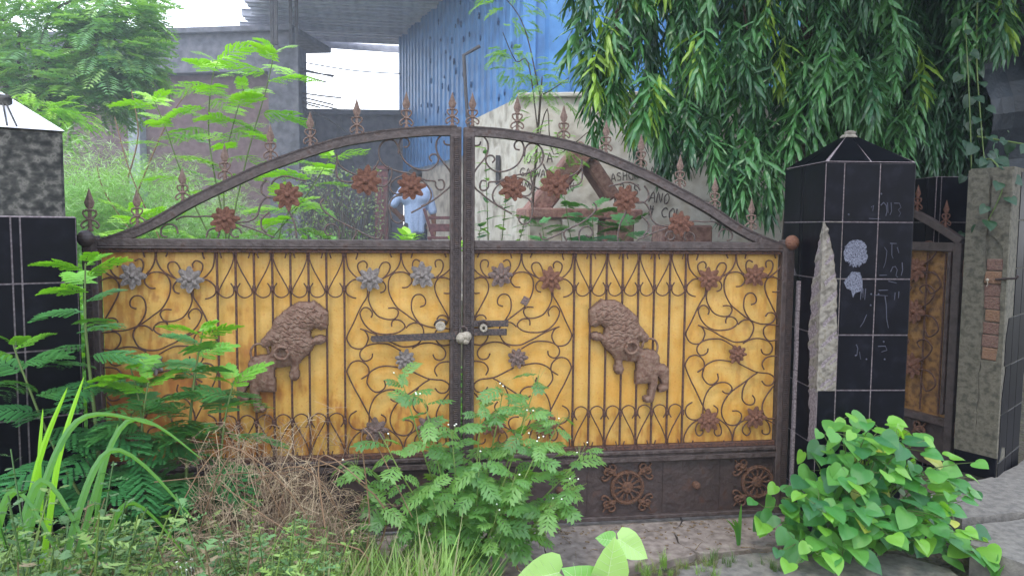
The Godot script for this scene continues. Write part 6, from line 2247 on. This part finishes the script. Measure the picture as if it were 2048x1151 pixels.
func backdrop_plants() -> void:
	airy_tree("feathery_tree", "feathery dark green tree above the left pillar, its right side pale and sunlit", V(-4.8, 0.75, -5.8), 3.4, [
		[V(-4.7, 3.9, -5.8), V(0.7, 0.55, 0.7)], [V(-4.1, 3.55, -5.7), V(0.7, 0.5, 0.6)], [V(-3.65, 3.75, -5.6), V(0.5, 0.4, 0.6)], [V(-4.1, 4.3, -5.8), V(0.75, 0.4, 0.7)], [V(-3.5, 3.45, -5.5), V(0.35, 0.3, 0.5)], [V(-4.6, 3.3, -5.7), V(0.5, 0.35, 0.5)], [V(-5.6, 3.8, -5.9), V(0.8, 0.7, 0.8)], [V(-5.4, 4.8, -5.9), V(1.0, 0.5, 0.9)], [V(-3.85, 3.15, -5.55), V(0.45, 0.25, 0.45)], [V(-3.5, 4.1, -5.6), V(0.3, 0.25, 0.4)]],
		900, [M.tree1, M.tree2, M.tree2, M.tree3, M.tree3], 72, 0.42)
	airy_tree("lime_shrub", "small bright lime shrub between the left pillar's cap and the brick house", V(-4.0, 0.75, -4.65), 2.4, [[V(-4.05, 2.8, -4.65), V(0.4, 0.22, 0.3)], [V(-3.75, 2.7, -4.62), V(0.22, 0.2, 0.25)], [V(-4.3, 2.5, -4.7), V(0.4, 0.3, 0.3)]], 260, [M.lime1, M.lime2], 73, 0.2)
	# the big lime sapling just behind the gate
	feather_sapling("tall lime green sapling with feathery leaves rising above the left gate leaf", [
		[V(-1.62, 0.15, -2.2), V(-1.66, 1.2, -2.22), V(-1.68, 2.1, -2.24), V(-1.52, 2.75, -2.26)],
		[V(-1.67, 1.5, -2.22), V(-1.5, 2.2, -2.2), V(-1.34, 2.75, -2.2), V(-1.28, 3.02, -2.2)],
		[V(-1.67, 1.3, -2.22), V(-1.95, 1.9, -2.28), V(-2.12, 2.4, -2.3), V(-2.2, 2.62, -2.3)],
		[V(-1.66, 1.2, -2.22), V(-1.2, 1.7, -2.12), V(-0.98, 2.0, -2.1), V(-0.86, 2.2, -2.1)],
		[V(-1.67, 1.6, -2.22), V(-1.8, 2.3, -2.3), V(-1.78, 2.75, -2.3), V(-1.72, 2.95, -2.3)],
		[V(-1.66, 0.9, -2.22), V(-1.3, 1.4, -2.0), V(-1.2, 1.7, -1.95), V(-1.1, 1.82, -1.95)],
		[V(-1.66, 0.8, -2.22), V(-2.0, 1.3, -2.1), V(-2.2, 1.6, -2.05), V(-2.3, 1.75, -2.05)]], 21, 0.22, 0.38, [M.lime3, M.lime1, M.lime2, M.lime2], 74, "feather_sapling", 0.4, 0.011, 11)
	feather_sapling("dark green feathery sapling growing up the left pillar beside the gate post", [
		[V(-1.6, 0, 0.62), V(-1.62, 0.7, 0.62), V(-1.66, 1.2, 0.6), V(-1.66, 1.5, 0.58)],
		[V(-1.6, 0.3, 0.62), V(-1.78, 0.7, 0.64), V(-1.9, 1.02, 0.62), V(-1.95, 1.16, 0.6)],
		[V(-1.6, 0.2, 0.62), V(-1.46, 0.55, 0.68), V(-1.42, 0.85, 0.66), V(-1.4, 1.0, 0.64)]], 25, 0.13, 0.27, [M.feath1, M.feath1, M.feath2, M.feath3], 75, "feather_sapling", 0.1)
	feather_sapling("dark green feathery sapling spreading over the rusty corner of the left gate leaf", [
		[V(-1.28, 0, 0.6), V(-1.27, 0.5, 0.6), V(-1.24, 0.95, 0.55), V(-1.2, 1.2, 0.52)],
		[V(-1.28, 0.2, 0.6), V(-1.42, 0.6, 0.6), V(-1.46, 0.9, 0.58), V(-1.5, 1.05, 0.56)],
		[V(-1.28, 0.2, 0.6), V(-1.14, 0.5, 0.62), V(-1.1, 0.8, 0.6), V(-1.06, 0.98, 0.58)]], 25, 0.14, 0.28, [M.feath1, M.feath1, M.feath2, M.feath2, M.feath3], 76, "feather_sapling", 0.15)
	# pale wispy bush
	rng.seed = 81
	var t := thing("wispy_bush", "pale wispy bush with hair-fine foliage behind the left end of the gate", "bush", V(-2.8, 0.6, -3.9))
	var b := MB.new()
	for k in 44:
		var az := rf(0, TAU)
		var l := rf(0.5, 1.0)
		var d := V(cos(az) * 0.35, 1, sin(az) * 0.35) * l
		var bend := V(cos(az), -0.15, sin(az)) * rf(0.1, 0.3)
		var pth := smooth(pv([Vector3.ZERO, d * 0.5, d, d + bend]), 3)
		for i in 24:
			var u := rf(0.2, 1.0)
			var p := along(pth, u)
			var a := rf(0, TAU)
			var o := V(cos(a), rf(0.0, 0.9), sin(a)).normalized() * rf(0.06, 0.16)
			var w := o.cross(V(0.3, 1, 0.2)).normalized() * 0.0032
			b.tri(p - w, p + w, p + o + V(0, -0.03, 0))
	var xs := []
	for i in 74:
		var x := rf(-3.6, -2.0)
		var s := rf(0.8, 1.25) * (1.0 if x < -2.5 else 0.8)
		xs.append(Transform3D(Basis(Vector3.UP, rf(0, TAU)) * Basis.from_scale(V(s * 0.8, s * 1.2, s * 0.8)), V(x, rf(0.55, 1.1), -3.9 + rf(-0.4, 0.4)) - t.position))
	many(t, "foliage", b.mesh(), M.wispy, xs)
	for q in [[V(-2.45, 1.4, -3.4), V(-2.75, 2.1, -3.45), V(-2.9, 2.65, -3.5)], [V(-2.55, 1.3, -3.4), V(-2.95, 1.9, -3.42), V(-3.05, 2.2, -3.45)], [V(-2.75, 1.9, -3.5), V(-2.45, 2.6, -3.5), V(-2.2, 3.0, -3.55)], [V(-2.8, 2.1, -3.5), V(-2.7, 2.5, -3.5), V(-2.75, 2.9, -3.5)]]:
		b = MB.new()
		b.tube(smooth(pv(q), 5), 0.009, 0.004, 5)
		part(t, "stem", b.mesh(), M.drystem)
	# grey dry bush
	rng.seed = 82
	t = thing("grey_bush", "grey half-dry bush in front of the dark hut, seen through the left arch", "bush", V(-0.95, 0.7, -4.6))
	b = MB.new()
	for k in 150:
		var s := V(-0.95 + rf(-0.35, 0.3), 0.7, -4.6 + rf(-0.25, 0.25))
		var e := s + V(rf(-0.3, 0.3), rf(0.9, 1.65), rf(-0.25, 0.25))
		b.tube(smooth(pv([s, s.lerp(e, 0.5) + V(rf(-0.12, 0.12), 0.1, rf(-0.1, 0.1)), e, e + V(rf(-0.15, 0.15), rf(-0.15, 0.1), rf(-0.1, 0.1))]), 2), 0.006, 0.002, 3, false)
	part(t, "twigs", b.mesh(), M.greytwig, null, "stuff")
	b = MB.new()
	for k in 1500:
		var p := V(-0.95 + rf(-0.5, 0.45), 1.1 + rf(0.0, 1.2), -4.55 + rf(-0.35, 0.35))
		var d := V(rf(-1, 1), rf(-1, 0.6), rf(-1, 1)).normalized() * rf(0.03, 0.06)
		var w := d.cross(V(0.2, 1, 0.4)).normalized() * 0.012
		b.tri(p, p + d * 0.5 + w, p + d); b.tri(p, p + d, p + d * 0.5 - w)
	part(t, "leaves", b.mesh(), M.greyleaf, null, "stuff")
	# low bright weeds inside the yard
	rng.seed = 83
	var sp := weed_sprig(831, 18, 0.24, 0.03)
	xs = []
	for i in 260:
		var x := rf(-4.2, 0.7)
		var z := rf(-7.0, -1.0)
		if x > -0.2 and z < -3.0: continue
		var s := rf(0.4, 0.8)
		var y := ground_y(x, z)
		# keep the tops near the height of the gate's rail
		s = clampf(1.62 - y + rf(-0.1, 0.1), 0.35, 1.3) if x < -0.9 else rf(0.3, 0.6)
		xs.append(Transform3D(Basis(Vector3.UP, rf(0, TAU)) * Basis.from_scale(V(0.6, s, 0.6)), V(x, y, z)))
	t = Node3D.new()
	t.name = numbered("yard_weeds")
	add_child(t, true)
	tag(t, "mass of green weeds filling the yard behind the left gate leaf", "weeds", "", "stuff")
	many(t, "weeds", sp, M.yardweed, xs)
	for q in [[V(-0.25, 0.55, -3.6), 1.05, "bright lime tuft just behind the rail, before the person's legs"], [V(0.28, 0.6, -4.2), 0.92, "small lime tuft beside the bench legs, behind the rail"]]:
		t = thing("leafy_tuft", q[2], "weed", q[0])
		var wl := heart_leaf(834, 0.02, 1.6, 0.1, 0.4)
		for i in 16:
			var az := i * 2.4
			place(t, "leaf", wl, M.lime2, q[0] + V(cos(az) * 0.04, q[1] - 0.12 + 0.008 * i, sin(az) * 0.04), V(cos(az), rf(0.1, 0.9), sin(az)), rf(0.07, 0.11))
		b = MB.new(); b.tube(pv([q[0], q[0] + V(0, q[1], 0)]), 0.006, 0.004, 5); part(t, "stem", b.mesh(), M.stem)
	# plants against the cream house
	rng.seed = 84
	t = thing("thin_shrub", "thin shrub with scattered oval leaves against the cream house's left corner", "shrub", V(0.52, 0.6, -3.1))
	var ov := heart_leaf(841, 0.0, 1.7, 0.15, 0.25)
	for q in [[V(0.52, 0.6, -3.1), V(0.5, 1.6, -3.1), V(0.47, 2.4, -3.12)], [V(0.52, 0.6, -3.1), V(0.62, 1.5, -3.05), V(0.66, 1.95, -3.05)], [V(0.52, 0.6, -3.1), V(0.74, 1.4, -3.0), V(0.84, 1.75, -3.0)], [V(0.52, 0.6, -3.1), V(0.4, 1.3, -3.0), V(0.42, 1.7, -3.0)]]:
		var st := smooth(pv(q), 5)
		b = MB.new(); b.tube(st, 0.008, 0.003, 5); part(t, "stem", b.mesh(), M.stem)
		for i in 14:
			var u := 0.45 + 0.55 * i / 13.0
			var az := i * 2.2 + rf(-0.4, 0.4)
			place(t, "leaf", ov, M.heart4 if i % 3 else M.feath1, along(st, u), V(cos(az), rf(-0.2, 0.5), sin(az) * 0.6 + 0.3), rf(0.05, 0.085))
	feather_sapling("small fern-like sapling before the terracotta shelter, seen through the right arch", [[V(1.38, 0.5, -2.55), V(1.39, 1.2, -2.55), V(1.36, 1.85, -2.55)], [V(1.38, 0.7, -2.55), V(1.0, 1.3, -2.5), V(0.9, 1.7, -2.5)], [V(1.38, 0.8, -2.55), V(1.2, 1.5, -2.6), V(1.12, 1.95, -2.6)], [V(1.38, 0.7, -2.55), V(1.6, 1.4, -2.6), V(1.75, 1.7, -2.6)]], 14, 0.2, 0.3, [M.feath1, M.feath2], 85, "feather_sapling", 0.4)
	# airy branch before the blue sheets
	rng.seed = 86
	airy_tree("airy_sapling", "airy sapling with pale sprays of leaves before the corner of the blue shed", V(0.9, 0.7, -3.3), 3.0, [[V(0.78, 3.25, -3.3), V(0.22, 0.18, 0.2)], [V(1.05, 2.95, -3.3), V(0.25, 0.35, 0.2)], [V(0.75, 3.75, -3.3), V(0.35, 0.25, 0.2)], [V(1.1, 2.35, -3.0), V(0.3, 0.3, 0.2)]], 150, [M.lime3, M.tree3], 87, 0.17)
	# climber at the right
	rng.seed = 88
	t = thing("climber", "dark climber with heart-shaped leaves hanging over the broken pillar's top", "climber", V(3.45, 0.2, -0.6))
	var hl := heart_leaf(881, 0.14, 1.0, 0.12, 0.3)
	for q in [[V(3.46, 0.25, -0.66), V(3.5, 1.6, -0.62), V(3.45, 2.3, -0.6), V(3.44, 3.1, -0.7)], [V(3.5, 2.1, -0.62), V(3.36, 2.12, -0.3), V(3.3, 1.95, -0.12), V(3.26, 1.7, -0.2)], [V(3.5, 2.3, -0.6), V(3.55, 2.2, -0.2), V(3.7, 2.15, -0.15), V(3.9, 2.12, -0.3)], [V(3.6, 3.6, -0.8), V(3.58, 2.9, -0.75), V(3.52, 2.4, -0.6), V(3.4, 2.1, -0.4)]]:
		var st := smooth(pv(q), 6)
		b = MB.new(); b.tube(st, 0.007, 0.003, 5); part(t, "stem", b.mesh(), M.stem)
		for i in 16:
			var u := 0.12 + 0.88 * i / 15.0
			var az := i * 2.4
			place(t, "leaf", hl, M.vine, along(st, u) + V(cos(az), 0, sin(az)) * 0.05, V(cos(az) * 0.6, -0.5, sin(az) * 0.5 + 0.4), rf(0.05, 0.085), V(-0.2, 0.6, 0.8))
	# tarpaulin hung at the far right
	b = MB.new()
	var g := []
	for j in 15:
		var row := PackedVector3Array()
		for i in 13:
			var u := i / 12.0
			var v := j / 14.0
			row.append(V(3.85 + 1.3 * u + 0.03 * sin(v * 9.0), 3.6 - 1.55 * v + 0.05 * sin(u * 5.0), -1.0 + 0.25 * u + 0.05 * sin(u * 16.0 + v * 3.0) + 0.07 * sin(v * 11.0 + u * 2.0)))
		g.append(row)
	for j in 14:
		for i in 12:
			b.quad(g[j + 1][i], g[j + 1][i + 1], g[j][i + 1], g[j][i])
			var k := V(0, 0, -0.006)
			b.quad(g[j][i] + k, g[j][i + 1] + k, g[j + 1][i + 1] + k, g[j + 1][i] + k)
	single("tarpaulin", b.mesh(), M.tarp, "dark blue-grey tarpaulin hanging in folds at the right edge behind the pillar", "tarpaulin")
	# boundary wall in the shade of the tree
	t = thing("boundary_wall", "dark weathered boundary wall in the shade behind the right pillar", "wall", V(4.6, 0.1, -2.9))
	b = MB.new(); b.cbox(V(5.9, 1.9, -2.95), V(5.0, 3.8, 0.25), 0.01, Basis(Vector3.UP, 0.25)); part(t, "wall", b.mesh(), M.darkwall)
